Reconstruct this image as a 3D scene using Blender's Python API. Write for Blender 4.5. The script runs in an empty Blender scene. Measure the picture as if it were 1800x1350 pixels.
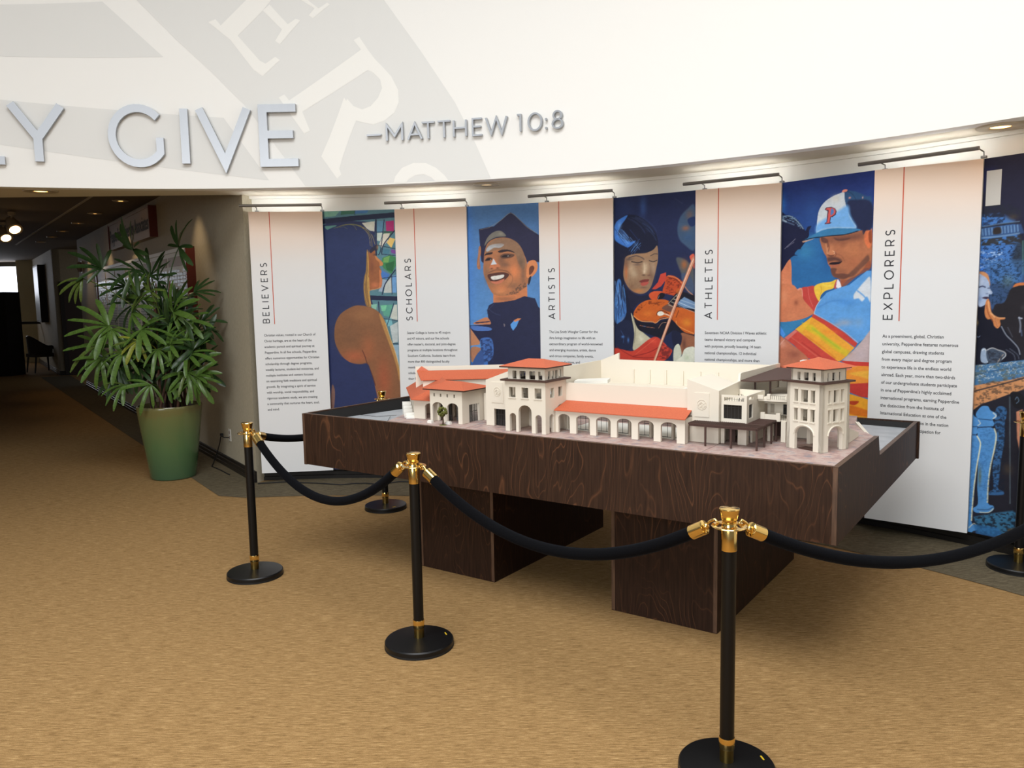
import bpy, math, random
import numpy as np
from math import sin, cos, pi, sqrt, atan2, radians
from mathutils import Vector, Matrix
from mathutils.geometry import tessellate_polygon

S = bpy.context.scene
COL = S.collection
random.seed(7)

# ------------------------------------------------------------------ camera
FPX, PITCH, ROLL, CAMH = 1409.0, radians(6.244), radians(-1.053), 1.727
cam = bpy.data.cameras.new('camera')
cam.sensor_fit = 'HORIZONTAL'; cam.sensor_width = 36.0; cam.lens = 36.0 * FPX / 1800.0
cam.clip_start = 0.05; cam.clip_end = 200
camo = bpy.data.objects.new('camera', cam); COL.objects.link(camo)
_R, _U, _F = Vector((1, 0, 0)), Vector((0, sin(PITCH), cos(PITCH))), Vector((0, cos(PITCH), -sin(PITCH)))
_r = _R * cos(ROLL) + _U * sin(ROLL)
_u = _U * cos(ROLL) - _R * sin(ROLL)
_m = Matrix((( _r.x, _u.x, -_F.x, 0), (_r.y, _u.y, -_F.y, 0), (_r.z, _u.z, -_F.z, CAMH), (0, 0, 0, 1)))
camo.matrix_world = _m
S.camera = camo

# ------------------------------------------------------------------ world, lights, exposure
S.view_settings.view_transform = 'Standard'
S.view_settings.look = 'None'
S.view_settings.gamma = 1.0
S.view_settings.use_curve_mapping = False
S.view_settings.exposure = 0.0
w = bpy.data.worlds.new('world'); S.world = w; w.use_nodes = True
bg = w.node_tree.nodes['Background']
bg.inputs[0].default_value = (0.97, 0.985, 1.0, 1); bg.inputs[1].default_value = 0.20

def area_light(name, loc, target, size, energy, color, size_y=None):
    L = bpy.data.lights.new(name, 'AREA'); L.energy = energy; L.color = color
    L.shape = 'RECTANGLE' if size_y else 'DISK'; L.size = size
    if size_y: L.size_y = size_y
    o = bpy.data.objects.new(name, L); COL.objects.link(o); o.location = loc
    o.rotation_euler = (Vector(target) - Vector(loc)).to_track_quat('-Z', 'Y').to_euler()
    return o
area_light('skylight', (-0.7, 0.6, 6.4), (-0.7, 0.6, 0), 5.5, 600, (0.98, 0.99, 1.0))
_ed = area_light('entrance_daylight', (-4.2, -5.0, 3.2), (0.2, 5.0, 1.3), 5.0, 105, (0.98, 0.99, 1.0), 3.4); _ed.data.spread = radians(85)
def spot(name, loc, target, energy, color, angle=70, blend=.7, rad=.04):
    L = bpy.data.lights.new(name, 'SPOT'); L.energy = energy; L.color = color; L.spot_size = radians(angle); L.spot_blend = blend
    L.shadow_soft_size = rad
    o = bpy.data.objects.new(name, L); COL.objects.link(o); o.location = loc
    o.rotation_euler = (Vector(target) - Vector(loc)).to_track_quat('-Z', 'Y').to_euler()
    return o

# ------------------------------------------------------------------ materials
def lin(c):
    return tuple((x / 12.92 if x <= .04045 else ((x + .055) / 1.055) ** 2.4) for x in [v / 255.0 for v in c])
def mat(name, rgb, rough=.6, metal=0.0, emis=None, estr=1.0, spec=None):
    m = bpy.data.materials.new(name); m.use_nodes = True
    b = m.node_tree.nodes['Principled BSDF']
    b.inputs['Base Color'].default_value = (*lin(rgb), 1); b.inputs['Roughness'].default_value = rough; b.inputs['Metallic'].default_value = metal
    if spec is not None: b.inputs['Specular IOR Level'].default_value = spec
    if emis: b.inputs['Emission Color'].default_value = (*lin(emis), 1); b.inputs['Emission Strength'].default_value = estr
    return m
class N:
    """small node-graph helper for one material"""
    def __init__(s, m): s.m = m; s.t = m.node_tree; s.b = s.t.nodes['Principled BSDF']
    def new(s, typ, **kw):
        n = s.t.nodes.new(typ)
        for k, v in kw.items():
            if k in n.inputs.keys(): n.inputs[k].default_value = v
            else: setattr(n, k, v)
        return n
    def link(s, a, b): s.t.links.new(a, b)
    def coords(s, scale=(1, 1, 1), rot=(0, 0, 0), kind='Object'):
        c = s.new('ShaderNodeTexCoord'); mp = s.new('ShaderNodeMapping')
        mp.inputs['Scale'].default_value = scale; mp.inputs['Rotation'].default_value = rot
        s.link(c.outputs[kind], mp.inputs['Vector']); return mp.outputs['Vector']
    def noise(s, vec, scale=5, detail=4, rough=.55, dist=0):
        n = s.new('ShaderNodeTexNoise'); n.inputs['Scale'].default_value = scale; n.inputs['Detail'].default_value = detail
        n.inputs['Roughness'].default_value = rough; n.inputs['Distortion'].default_value = dist
        s.link(vec, n.inputs['Vector']); return n.outputs['Fac']
    def ramp(s, fac, stops):
        r = s.new('ShaderNodeValToRGB'); e = r.color_ramp.elements
        while len(e) > len(stops): e.remove(e[-1])
        while len(e) < len(stops): e.new(.5)
        for k, (p, c) in enumerate(stops): e[k].position = p; e[k].color = (*lin(c), 1)
        s.link(fac, r.inputs['Fac']); return r.outputs['Color']
    def math(s, op, a, b=None, c=None):
        n = s.new('ShaderNodeMath'); n.operation = op
        for i, x in enumerate((a, b, c)):
            if x is None: continue
            if isinstance(x, (int, float)): n.inputs[i].default_value = x
            else: s.link(x, n.inputs[i])
        return n.outputs[0]
    def mix(s, fac, a, b, mode='MIX'):
        n = s.new('ShaderNodeMixRGB'); n.blend_type = mode
        for i, x in enumerate((fac, a, b)):
            if isinstance(x, (int, float)): n.inputs[i].default_value = x
            elif isinstance(x, tuple): n.inputs[i].default_value = (*lin(x), 1)
            else: s.link(x, n.inputs[i])
        return n.outputs[0]
    def color(s, c): s.link(c, s.b.inputs['Base Color'])
    def bump(s, h, strength=.3, dist=.01):
        n = s.new('ShaderNodeBump'); n.inputs['Strength'].default_value = strength; n.inputs['Distance'].default_value = dist
        s.link(h, n.inputs['Height']); s.link(n.outputs[0], s.b.inputs['Normal'])

def carpet(name, stops, rot):
    m = mat(name, (150, 110, 60), .95, spec=.1); g = N(m)
    v = g.coords((12, 170, 1), (0, 0, rot)); n1 = g.noise(v, 1.0, 5, .72)
    v2 = g.coords((330, 330, 1)); n2 = g.noise(v2, 1.0, 3, .6)
    v3 = g.coords((40, 480, 1), (0, 0, rot)); n4 = g.noise(v3, 1.0, 2, .6)
    f = g.math('ADD', g.math('MULTIPLY', n1, .50), g.math('ADD', g.math('MULTIPLY', n2, .25), g.math('MULTIPLY', n4, .25)))
    g.color(g.ramp(f, stops)); g.bump(f, .5, .006); return m
M = {}
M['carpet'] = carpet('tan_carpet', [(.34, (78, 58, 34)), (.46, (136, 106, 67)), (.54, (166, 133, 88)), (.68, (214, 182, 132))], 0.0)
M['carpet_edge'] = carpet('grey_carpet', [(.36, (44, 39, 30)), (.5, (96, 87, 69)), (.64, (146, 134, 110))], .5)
M['wall'] = mat('wall_paint', (232, 229, 219), .75)
M['fascia'] = mat('fascia_paint', (246, 245, 240), .7)
g = N(M['fascia']); v = g.coords((60, 60, 60)); f = g.noise(v, 1, 3); g.bump(f, .05, .002)
M['grey_print'] = mat('grey_wall_print', (231, 231, 227), .7)
M['white_print'] = mat('white_wall_print', (246, 245, 239), .7)
M['hallwall'] = mat('hall_wallpaper', (178, 168, 146), .7)
g = N(M['hallwall']); v = g.coords((120, 120, 30)); f = g.noise(v, 1, 3); g.bump(f, .08, .002); g.color(g.ramp(f, [(.3, (170, 160, 138)), (.7, (186, 177, 155))]))
M['soffit'] = mat('soffit_paint', (222, 212, 192), .8)
M['hallceil'] = mat('hall_ceiling', (112, 98, 80), .85)
M['trimline'] = mat('ceiling_trim', (200, 190, 170), .6)
M['base'] = mat('black_baseboard', (24, 22, 21), .32)
M['silver'] = mat('brushed_silver', (164, 167, 171), .38, .85)
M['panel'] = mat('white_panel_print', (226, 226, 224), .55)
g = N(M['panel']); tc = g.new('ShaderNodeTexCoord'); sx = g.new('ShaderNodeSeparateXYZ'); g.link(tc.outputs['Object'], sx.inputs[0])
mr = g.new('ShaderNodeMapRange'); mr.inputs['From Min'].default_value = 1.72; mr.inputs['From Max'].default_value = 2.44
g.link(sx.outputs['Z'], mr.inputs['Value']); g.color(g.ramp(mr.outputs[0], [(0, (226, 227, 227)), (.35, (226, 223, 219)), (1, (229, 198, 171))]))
M['panel_edge'] = mat('panel_edge', (196, 194, 188), .5)
M['ink'] = mat('dark_ink', (38, 38, 44), .6)
M['redline'] = mat('red_line_print', (196, 84, 54), .6)
M['lampmetal'] = mat('lamp_grey_metal', (120, 116, 110), .4, .6)
M['lamplens'] = mat('lamp_lens', (255, 250, 240), .5, emis=(250, 252, 255), estr=38)
M['downlamp'] = mat('downlight_lamp', (255, 230, 190), .5, emis=(255, 190, 110), estr=7.0)
M['lamptrim'] = mat('downlight_trim', (186, 172, 148), .4)
M['tracklamp'] = mat('track_lamp', (255, 230, 190), .5, emis=(255, 205, 140), estr=9)
M['black'] = mat('black_satin', (14, 14, 15), .40, spec=.35)
M['rubber'] = mat('black_rubber', (13, 13, 13), .7)
M['blackpole'] = mat('black_pole', (10, 10, 11), .36, spec=.3)
M['brass'] = mat('polished_brass', (236, 200, 124), .14, 1.0)
M['brass_olive_reflection'] = mat('olive_reflection_brass', (150, 128, 72), .3, 1.0)  # olive reflection of the base put into the sleeve's brass colour
M['yellow'] = mat('yellow_sticker', (212, 178, 40), .5)
M['velvet'] = mat('black_velvet', (7, 7, 9), .92, spec=.08)
g = N(M['velvet']); g.b.inputs['Sheen Weight'].default_value = .045; g.b.inputs['Sheen Tint'].default_value = (.3, .38, .55, 1); v = g.coords((220, 220, 220)); g.bump(g.noise(v, 1, 2), .4, .003)
def wood(name, vertical='Z', seed=0.0, dark=(44, 30, 23), mid=(62, 43, 32), line=(114, 75, 51), sc=1.0):
    m = mat(name, mid, .5, spec=.15); g = N(m)
    s = {'Z': (3.6 * sc, 3.6 * sc, 1.0 * sc), 'X': (1.0 * sc, 3.6 * sc, 3.6 * sc)}[vertical]
    tc = g.new('ShaderNodeTexCoord'); mp = g.new('ShaderNodeMapping'); mp.inputs['Scale'].default_value = s; mp.inputs['Location'].default_value = (seed, seed * 1.7, seed * .6)
    g.link(tc.outputs['Object'], mp.inputs['Vector']); v = mp.outputs['Vector']
    n = g.noise(v, 1.0, 2.5, .45, .35)
    r = g.math('FRACT', g.math('MULTIPLY', n, 24.0))
    ln = g.ramp(r, [(0, (235, 235, 235)), (.10, (50, 50, 50)), (.26, (0, 0, 0)), (.91, (0, 0, 0)), (1, (190, 190, 190))])
    msk = g.noise(g.coords((2.2, 2.2, 2.2)), 1.0, 2)
    mk = g.ramp(msk, [(.34, (0, 0, 0)), (.68, (255, 255, 255))])
    fine = g.noise(g.coords({'Z': (90, 90, 5), 'X': (5, 90, 90)}[vertical]), 1.0, 3)
    base = g.ramp(fine, [(.3, dark), (.7, mid)])
    lm = g.mix(1.0, ln, mk, 'MULTIPLY')
    g.color(g.mix(lm, base, line)); g.bump(fine, .12, .002); return m
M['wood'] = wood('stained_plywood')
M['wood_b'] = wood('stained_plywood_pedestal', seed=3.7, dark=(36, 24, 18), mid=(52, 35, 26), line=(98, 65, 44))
M['wood_edge'] = mat('plywood_edge', (86, 62, 46), .5)
g = N(M['wood_edge']); g.color(g.ramp(g.noise(g.coords((60, 60, 6)), 1, 3), [(.3, (62, 43, 32)), (.7, (100, 74, 56))]))
M['blackin'] = mat('black_inside_paint', (24, 23, 22), .6)

# ------------------------------------------------------------------ mesh helpers
class MB:
    def __init__(s): s.v = []; s.f = []; s.m = []
    def add(s, vs, fs, mi=0):
        k = len(s.v); s.v += [tuple(p) for p in vs]; s.f += [tuple(i + k for i in q) for q in fs]; s.m += [mi] * len(fs); return s
    def box(s, lo, hi, mi=0, xf=None):
        x0, y0, z0 = lo; x1, y1, z1 = hi
        vs = [(x0, y0, z0), (x1, y0, z0), (x1, y1, z0), (x0, y1, z0), (x0, y0, z1), (x1, y0, z1), (x1, y1, z1), (x0, y1, z1)]
        if xf: vs = [xf(p) for p in vs]
        return s.add(vs, [(0, 3, 2, 1), (4, 5, 6, 7), (0, 1, 5, 4), (1, 2, 6, 5), (2, 3, 7, 6), (3, 0, 4, 7)], mi)
    def prism(s, poly, z0, z1, mi=0):
        n = len(poly)
        z0s = z0 if isinstance(z0, (list, tuple)) else [z0] * n
        z1s = z1 if isinstance(z1, (list, tuple)) else [z1] * n
        vs = [(p[0], p[1], a) for p, a in zip(poly, z0s)] + [(p[0], p[1], a) for p, a in zip(poly, z1s)]
        tr = tessellate_polygon([[Vector((p[0], p[1], 0)) for p in poly]])
        area = sum(poly[i][0] * poly[(i + 1) % n][1] - poly[(i + 1) % n][0] * poly[i][1] for i in range(n))
        fs = []
        for t in tr:
            a, b, c = [Vector(poly[i][:2]) for i in t]
            cr = (b - a).cross(c - a)
            t = t if cr > 0 else t[::-1]
            fs.append(tuple(i + n for i in t)); fs.append(tuple(t[::-1]))
        for i in range(n):
            j = (i + 1) % n
            fs.append((i, j, j + n, i + n) if area > 0 else (j, i, i + n, j + n))
        return s.add(vs, fs, mi)
    def slab(s, outline, holes, thick, O, U, V, mi=0):
        """plate with holes; front face at O, body extends backwards by thick"""
        O, U, V = Vector(O), Vector(U), Vector(V); Nn = U.cross(V).normalized()
        def area(p): return sum(p[i][0] * p[(i + 1) % len(p)][1] - p[(i + 1) % len(p)][0] * p[i][1] for i in range(len(p)))
        out = list(outline) if area(outline) > 0 else list(outline)[::-1]
        hs = [list(h) if area(h) < 0 else list(h)[::-1] for h in holes]
        loops = [out] + hs
        flat = [p for l in loops for p in l]; n = len(flat)
        tr = tessellate_polygon([[Vector((p[0], p[1], 0)) for p in l] for l in loops])
        front = [O + U * p[0] + V * p[1] for p in flat]; back = [q - Nn * thick for q in front]
        fs = []
        for t in tr:
            a, b, c = [Vector(flat[i][:2]) for i in t]
            t = t if (b - a).cross(c - a) > 0 else t[::-1]
            fs.append(tuple(t)); fs.append(tuple(i + n for i in t[::-1]))
        k = 0
        for l in loops:
            for i in range(len(l)):
                a, b = k + i, k + (i + 1) % len(l)
                fs.append((b, a, a + n, b + n))
            k += len(l)
        return s.add(front + back, fs, mi)
    def lathe(s, prof, n=24, c=(0, 0, 0), mi=0, cap=True):
        vs = []; fs = []
        for r, z in prof:
            for i in range(n):
                a = 2 * pi * i / n; vs.append((c[0] + r * cos(a), c[1] + r * sin(a), c[2] + z))
        for k in range(len(prof) - 1):
            for i in range(n):
                j = (i + 1) % n; fs.append((k * n + i, k * n + j, (k + 1) * n + j, (k + 1) * n + i))
        if cap:
            if prof[0][0] > 1e-6: fs.append(tuple(range(n - 1, -1, -1)))
            if prof[-1][0] > 1e-6: fs.append(tuple(range((len(prof) - 1) * n, len(prof) * n)))
        return s.add(vs, fs, mi)
    def tube(s, pts, r, n=10, mi=0, cap=True, flat=1.0):
        pts = [Vector(p) for p in pts]; m = len(pts); vs = []; fs = []
        rs = r if isinstance(r, (list, tuple)) else [r] * m
        t0 = (pts[1] - pts[0]).normalized()
        up = Vector((0, 0, 1)) if abs(t0.z) < .9 else Vector((1, 0, 0))
        x = t0.cross(up).normalized()
        for i in range(m):
            t = (pts[min(i + 1, m - 1)] - pts[max(i - 1, 0)]).normalized()
            x = (x - t * x.dot(t)).normalized(); y = t.cross(x)
            for k in range(n):
                a = 2 * pi * k / n; vs.append(pts[i] + x * (cos(a) * rs[i]) + y * (sin(a) * rs[i] * flat))
        for i in range(m - 1):
            for k in range(n):
                j = (k + 1) % n; fs.append((i * n + k, (i + 1) * n + k, (i + 1) * n + j, i * n + j)[::-1])
        if cap: fs.append(tuple(range(n - 1, -1, -1))); fs.append(tuple(range((m - 1) * n, m * n)))
        return s.add(vs, fs, mi)
    def build(s, name, mats, parent=None, smooth=None, shift=None, flip=False):
        me = bpy.data.meshes.new(name)
        vs = s.v if not shift else [(p[0] + shift[0], p[1] + shift[1], p[2] + shift[2]) for p in s.v]
        me.from_pydata(vs, [], s.f)
        for m in (mats if isinstance(mats, (list, tuple)) else [mats]): me.materials.append(m)
        if any(s.m): me.polygons.foreach_set('material_index', s.m)
        if smooth is not None:
            me.polygons.foreach_set('use_smooth', [True] * len(s.f))
            try: me.set_sharp_from_angle(angle=radians(smooth))
            except Exception: pass
        me.update()
        o = bpy.data.objects.new(name, me); COL.objects.link(o)
        if parent: o.parent = parent
        return o
def tag(o, label=None, cat=None, group=None, kind=None):
    if label: o['label'] = label
    if cat: o['category'] = cat
    if group: o['group'] = group
    if kind: o['kind'] = kind
    return o
def thing(name, label, cat, loc=(0, 0, 0), rz=0.0, group=None):
    o = bpy.data.objects.new(name, None); COL.objects.link(o); o.location = loc; o.rotation_euler = (0, 0, rz); o.empty_display_size = .1
    return tag(o, label, cat, group)
def struct(o): o['kind'] = 'structure'; return o
def dup(o, parent=None):
    c = o.copy(); COL.objects.link(c)
    if parent: c.parent = parent
    for ch in o.children: dup(ch, c)
    return c
def arc(cx, cy, r, a0, a1, n, ry=None):
    ry = r if ry is None else ry
    return [(cx + r * cos(radians(a0 + (a1 - a0) * i / n)), cy + ry * sin(radians(a0 + (a1 - a0) * i / n))) for i in range(n + 1)]

# ------------------------------------------------------------------ monoline capital letters (cap height 1): (width, [polylines], closed flags)
def _glyphs():
    G = {}
    G['L'] = (.50, [[(0, 1), (0, 0), (.5, 0)]])
    G['Y'] = (.82, [[(0, 1), (.41, .42), (.82, 1)], [(.41, .45), (.41, 0)]])
    G['G'] = (.88, [[(p[0], p[1]) for p in arc(.5, .5, .5, 42, 322, 26)] + [(.9, .20), (.9, .47)]])
    G['I'] = (.0, [[(0, 0), (0, 1)]])
    G['V'] = (.86, [[(0, 1), (.43, 0), (.86, 1)]])
    G['E'] = (.56, [[(.56, 1), (0, 1), (0, 0), (.57, 0)], [(0, .52), (.5, .52)]])
    G['M'] = (.86, [[(0, 0), (0, 1), (.43, .28), (.86, 1), (.86, 0)]])
    G['A'] = (.84, [[(0, 0), (.42, 1), (.84, 0)], [(.15, .3), (.69, .3)]])
    G['T'] = (.76, [[(0, 1), (.76, 1)], [(.38, 1), (.38, 0)]])
    G['H'] = (.74, [[(0, 0), (0, 1)], [(.74, 0), (.74, 1)], [(0, .52), (.74, .52)]])
    G['W'] = (1.25, [[(0, 1), (.31, 0), (.625, .97), (.94, 0), (1.25, 1)]])
    G['B'] = (.60, [[(0, 0), (0, 1), (.36, 1)] + arc(.36, .76, .24, 90, -90, 8)[1:] + [(0, .52)], [(.36, .52)] + arc(.37, .26, .26, 90, -90, 8) + [(0, 0)]])
    G['S'] = (.60, [arc(.32, .745, .255, 35, 262, 12, .255)[:] + arc(.31, .245, .265, 82, -145, 12, .245)])
    G['C'] = (.84, [arc(.5, .5, .5, 42, 318, 24)])
    G['O'] = (1.0, [arc(.5, .5, .5, 0, 360, 30)])
    G['R'] = (.62, [[(0, 0), (0, 1), (.34, 1)] + arc(.34, .70, .30, 90, -90, 10)[1:] + [(0, .40)], [(.34, .40), (.62, 0)]])
    G['X'] = (.76, [[(0, 0), (.76, 1)], [(0, 1), (.76, 0)]])
    G['P'] = (.62, [[(0, 0), (0, 1), (.34, 1)] + arc(.34, .68, .32, 90, -90, 10)[1:] + [(0, .36)]])
    G['-'] = (.95, [[(0, .40), (.95, .40)]])
    G['1'] = (.22, [[(0, 1), (.22, 1), (.22, 0)]])
    G['0'] = (.80, [arc(.4, .5, .4, 0, 360, 28, .5)])
    G['8'] = (.62, [arc(.31, .76, .24, -90, 270, 20), arc(.31, .26, .30, 90, 450, 22, .26)])
    G[':'] = (.0, [[(0, 0), (0, .12)], [(0, .52), (0, .64)]])
    return G
GL = _glyphs()
def stroke_loops(pl, w):
    """left/right offset points of a polyline with mitred joins; closed when the ends meet"""
    pts = [Vector(p) for p in pl]; closed = (pts[0] - pts[-1]).length < 1e-5
    if closed: pts = pts[:-1]
    n = len(pts); Ls = []; Rs = []
    for i in range(n):
        a = pts[i - 1] if (i > 0 or closed) else None; b = pts[(i + 1) % n] if (i < n - 1 or closed) else None
        d1 = (pts[i] - a).normalized() if a is not None else None; d2 = (b - pts[i]).normalized() if b is not None else None
        if d1 is None: d1 = d2
        if d2 is None: d2 = d1
        n1 = Vector((-d1.y, d1.x)); n2 = Vector((-d2.y, d2.x)); mm = n1 + n2
        mm = mm.normalized() if mm.length > 1e-6 else n1
        k = w / 2 / max(.35, mm.dot(n1))
        Ls.append(pts[i] + mm * k); Rs.append(pts[i] - mm * k)
    return Ls, Rs, closed
def glyph_mesh(mb, ch, w, fn, h0=0.0, h1=.02, mi=0):
    """fn(x,y,depth)->point ; depth h1 is the front"""
    for pl in GL[ch][1]:
        pl2 = []
        for i, p in enumerate(pl):
            if i and (Vector(p) - Vector(pl[i - 1])).length > .3:
                a = Vector(pl[i - 1]); b = Vector(p); k = 4
                pl2 += [tuple(a.lerp(b, t / k)) for t in range(1, k)]
            pl2.append(p)
        Ls, Rs, closed = stroke_loops(pl2, w); n = len(Ls); vs = []
        for a, b in zip(Ls, Rs): vs += [fn(a.x, a.y, h1), fn(b.x, b.y, h1), fn(a.x, a.y, h0), fn(b.x, b.y, h0)]
        fs = []
        for i in range(n if closed else n - 1):
            p, q = 4 * i, 4 * ((i + 1) % n)
            fs += [(p, p + 1, q + 1, q), (p + 2, q + 2, q + 3, p + 3), (p, q, q + 2, p + 2), (p + 1, p + 3, q + 3, q + 1)]
        if not closed: e = 4 * (n - 1); fs += [(0, 2, 3, 1), (e, e + 1, e + 3, e + 2)]
        mb.add(vs, fs, mi)
def text_mesh(body, size, name='text'):
    c = bpy.data.curves.new(name, 'FONT'); c.body = body; c.size = size; c.resolution_u = 2; c.offset = size * .012
    o = bpy.data.objects.new(name, c); me = bpy.data.meshes.new_from_object(o)
    bpy.data.objects.remove(o); bpy.data.curves.remove(c); return me

# ================================================================== the room
FC, FR = (-2.026, .662), 6.443                     # upper drum wall
WC, WR = (-1.80, 1.52), 6.15                       # display wall under the soffit
ZS, ZT = 2.70, 6.6
HP, HD, HN = Vector((-2.793, 8.01, 0)), Vector((-.571, .821, 0)), Vector((-.821, -.571, 0))   # hallway wall: point, direction, room-side normal
def fas(u, z, d=0.0):
    t = u / FR; r = FR - d
    return (FC[0] + r * sin(t), FC[1] + r * cos(t), z)
def wal(t, z, d=0.0):
    r = WR - d
    return (WC[0] + r * sin(t), WC[1] + r * cos(t), z)
def hall(s, z, d=0.0):
    p = HP + HD * s + HN * d
    return (p.x, p.y, z)
S0 = -.60                                           # hallway wall parameter at the corner with the display wall
T0, T1 = -.105, 1.75

struct(MB().prism([(-32, -7), (9, -7), (9, 12), (-2, 12), (-10, 30), (-32, 30)], -.1, 0).build('floor', M['carpet']))
# grey carpet border along the walls
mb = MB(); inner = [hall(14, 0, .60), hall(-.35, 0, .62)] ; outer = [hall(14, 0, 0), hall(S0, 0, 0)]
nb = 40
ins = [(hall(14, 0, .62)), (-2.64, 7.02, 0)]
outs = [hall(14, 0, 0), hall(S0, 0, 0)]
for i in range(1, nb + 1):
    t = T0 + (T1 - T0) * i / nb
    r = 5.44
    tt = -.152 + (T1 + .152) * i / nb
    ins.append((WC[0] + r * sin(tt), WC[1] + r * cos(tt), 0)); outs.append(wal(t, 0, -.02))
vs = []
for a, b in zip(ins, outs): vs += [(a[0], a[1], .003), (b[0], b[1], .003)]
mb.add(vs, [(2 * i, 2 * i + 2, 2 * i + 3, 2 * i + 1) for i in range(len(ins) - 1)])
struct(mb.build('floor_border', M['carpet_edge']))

# curved display wall
def ringwall(fn, a, b, n, z0, z1, d0, d1):
    mb = MB(); vs = []
    for i in range(n + 1):
        t = a + (b - a) * i / n
        vs += [fn(t, z0, d0), fn(t, z1, d0), fn(t, z1, d1), fn(t, z0, d1)]
    fs = []
    for i in range(n):
        p, q = 4 * i, 4 * i + 4
        for k in range(4): fs.append((p + k, q + k, q + (k + 1) % 4, p + (k + 1) % 4))
    e = 4 * n; fs += [(0, 1, 2, 3), (e + 3, e + 2, e + 1, e)]
    return mb.add(vs, fs)
struct(ringwall(wal, T0, T1, 60, 0, 3.2, 0, -.15).build('wall_back', M['wall'], smooth=40))
# upper drum wall
wu = struct(ringwall(fas, -9.5, 10.2, 140, ZS, ZT, 0, -.12).build('wall_upper', M['fascia'], smooth=40))
# soffit between drum wall and display wall
mb = MB(); vs = []; n = 90
def outer_pt(u):
    t = u / FR
    a = t
    x = FC[0] + FR * sin(t); y = FC[1] + FR * cos(t)
    ang = atan2(x - WC[0], y - WC[1])
    if ang > T0:
        return wal(ang, ZS, -.02)
    k = (x + 2.43)                                   # straight beam over the hallway mouth
    return (x - .10 * 0, 7.52 + .052 * k, ZS)
for i in range(n + 1):
    u = -9.5 + 19.7 * i / n
    a = fas(u, ZS + .002, -.05); b = outer_pt(u)
    vs += [a, b, (b[0], b[1], 3.14)]
mb.add(vs, [(3 * i, 3 * i + 1, 3 * i + 4, 3 * i + 3) for i in range(n)] + [(3 * i + 1, 3 * i + 2, 3 * i + 5, 3 * i + 4) for i in range(n)])
struct(mb.build('trim_1', M['soffit'], smooth=40))
# thin cove bead where the soffit meets the display wall
mb = ringwall(wal, T0, T1, 60, ZS - .028, ZS - .001, .03, 0)
struct(mb.build('trim_2', M['wall'], smooth=40))
# stepped black baseboard
def base_profile(fn, a, b, n, name):
    mb = MB(); prof = [(0, 0), (.030, 0), (.030, .035), (.022, .040), (.022, .072), (.014, .078), (.014, .104), (.008, .110), (0, .110)]
    vs = []; k = len(prof)
    for i in range(n + 1):
        t = a + (b - a) * i / n
        vs += [fn(t, z, d) for d, z in prof]
    fs = [(i * k + j, (i + 1) * k + j, (i + 1) * k + j + 1, i * k + j + 1) for i in range(n) for j in range(k - 1)]
    fs += [tuple(range(k)), tuple(range(n * k + k - 1, n * k - 1, -1))]
    return struct(mb.add(vs, fs).build(name, M['base']))
base_profile(wal, T0 + .002, T1, 60, 'baseboard_back')
base_profile(hall, S0, 10.93, 1, 'baseboard_left')

# hallway wall
mb = MB(); a, b = hall(S0, 0), hall(10.95, 0); c, d = hall(10.95, 0, -.15), hall(S0 + .1, 0, -.15)
struct(mb.prism([a[:2], b[:2], c[:2], d[:2]], 0, 3.15).build('wall_left', M['hallwall']))
# recess with the dark door, then the far wall running on
FQ = Vector((-11.04, 19.57, 0)); FD = HD; FNv = Vector((.821, .571, 0))
def farw(s, z, d=0.0):
    p = FQ + FD * s - FNv * d
    return (p.x, p.y, z)
def rec(s, z, d=0.0):
    p = FQ + FNv * s - FD * d
    return (p.x, p.y, z)
struct(MB().prism([rec(0, 0)[:2], rec(5, 0)[:2], rec(5, 0, -.15)[:2], rec(-.0, 0, -.15)[:2]][::1], 0, 3.15).build('wall_recess', M['hallwall']))
struct(MB().prism([farw(0, 0)[:2], farw(6.2, 0)[:2], farw(6.2, 0, -.15)[:2], farw(0, 0, -.15)[:2]], 0, 3.4).build('wall_far_side', M['hallwall']))
M['darkdoor'] = mat('dark_red_door', (44, 26, 22), .45)
M['doorframe'] = mat('door_frame', (22, 16, 14), .5)
do = struct(MB().slab([(0, 0), (1.3, 0), (1.3, 2.28), (0, 2.28)], [[(.09, .0001), (.09, 2.19), (1.21, 2.19), (1.21, .0001)]], .06, rec(.10, 0, .05), FNv, (0, 0, 1)).build('door_1', M['doorframe']))
MB().box((0, 0, 0), (1.12, .04, 2.19)).build('door_leaf', M['darkdoor'], do)
lf = do.children[0]; lf.matrix_local = Matrix.Translation(rec(.19, 0, .015)) @ Matrix.Rotation(atan2(FNv.y, FNv.x), 4, 'Z')
base_profile(rec, -.02, .10, 1, 'baseboard_recess'); base_profile(farw, 0, 6.2, 1, 'baseboard_far')
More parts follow.
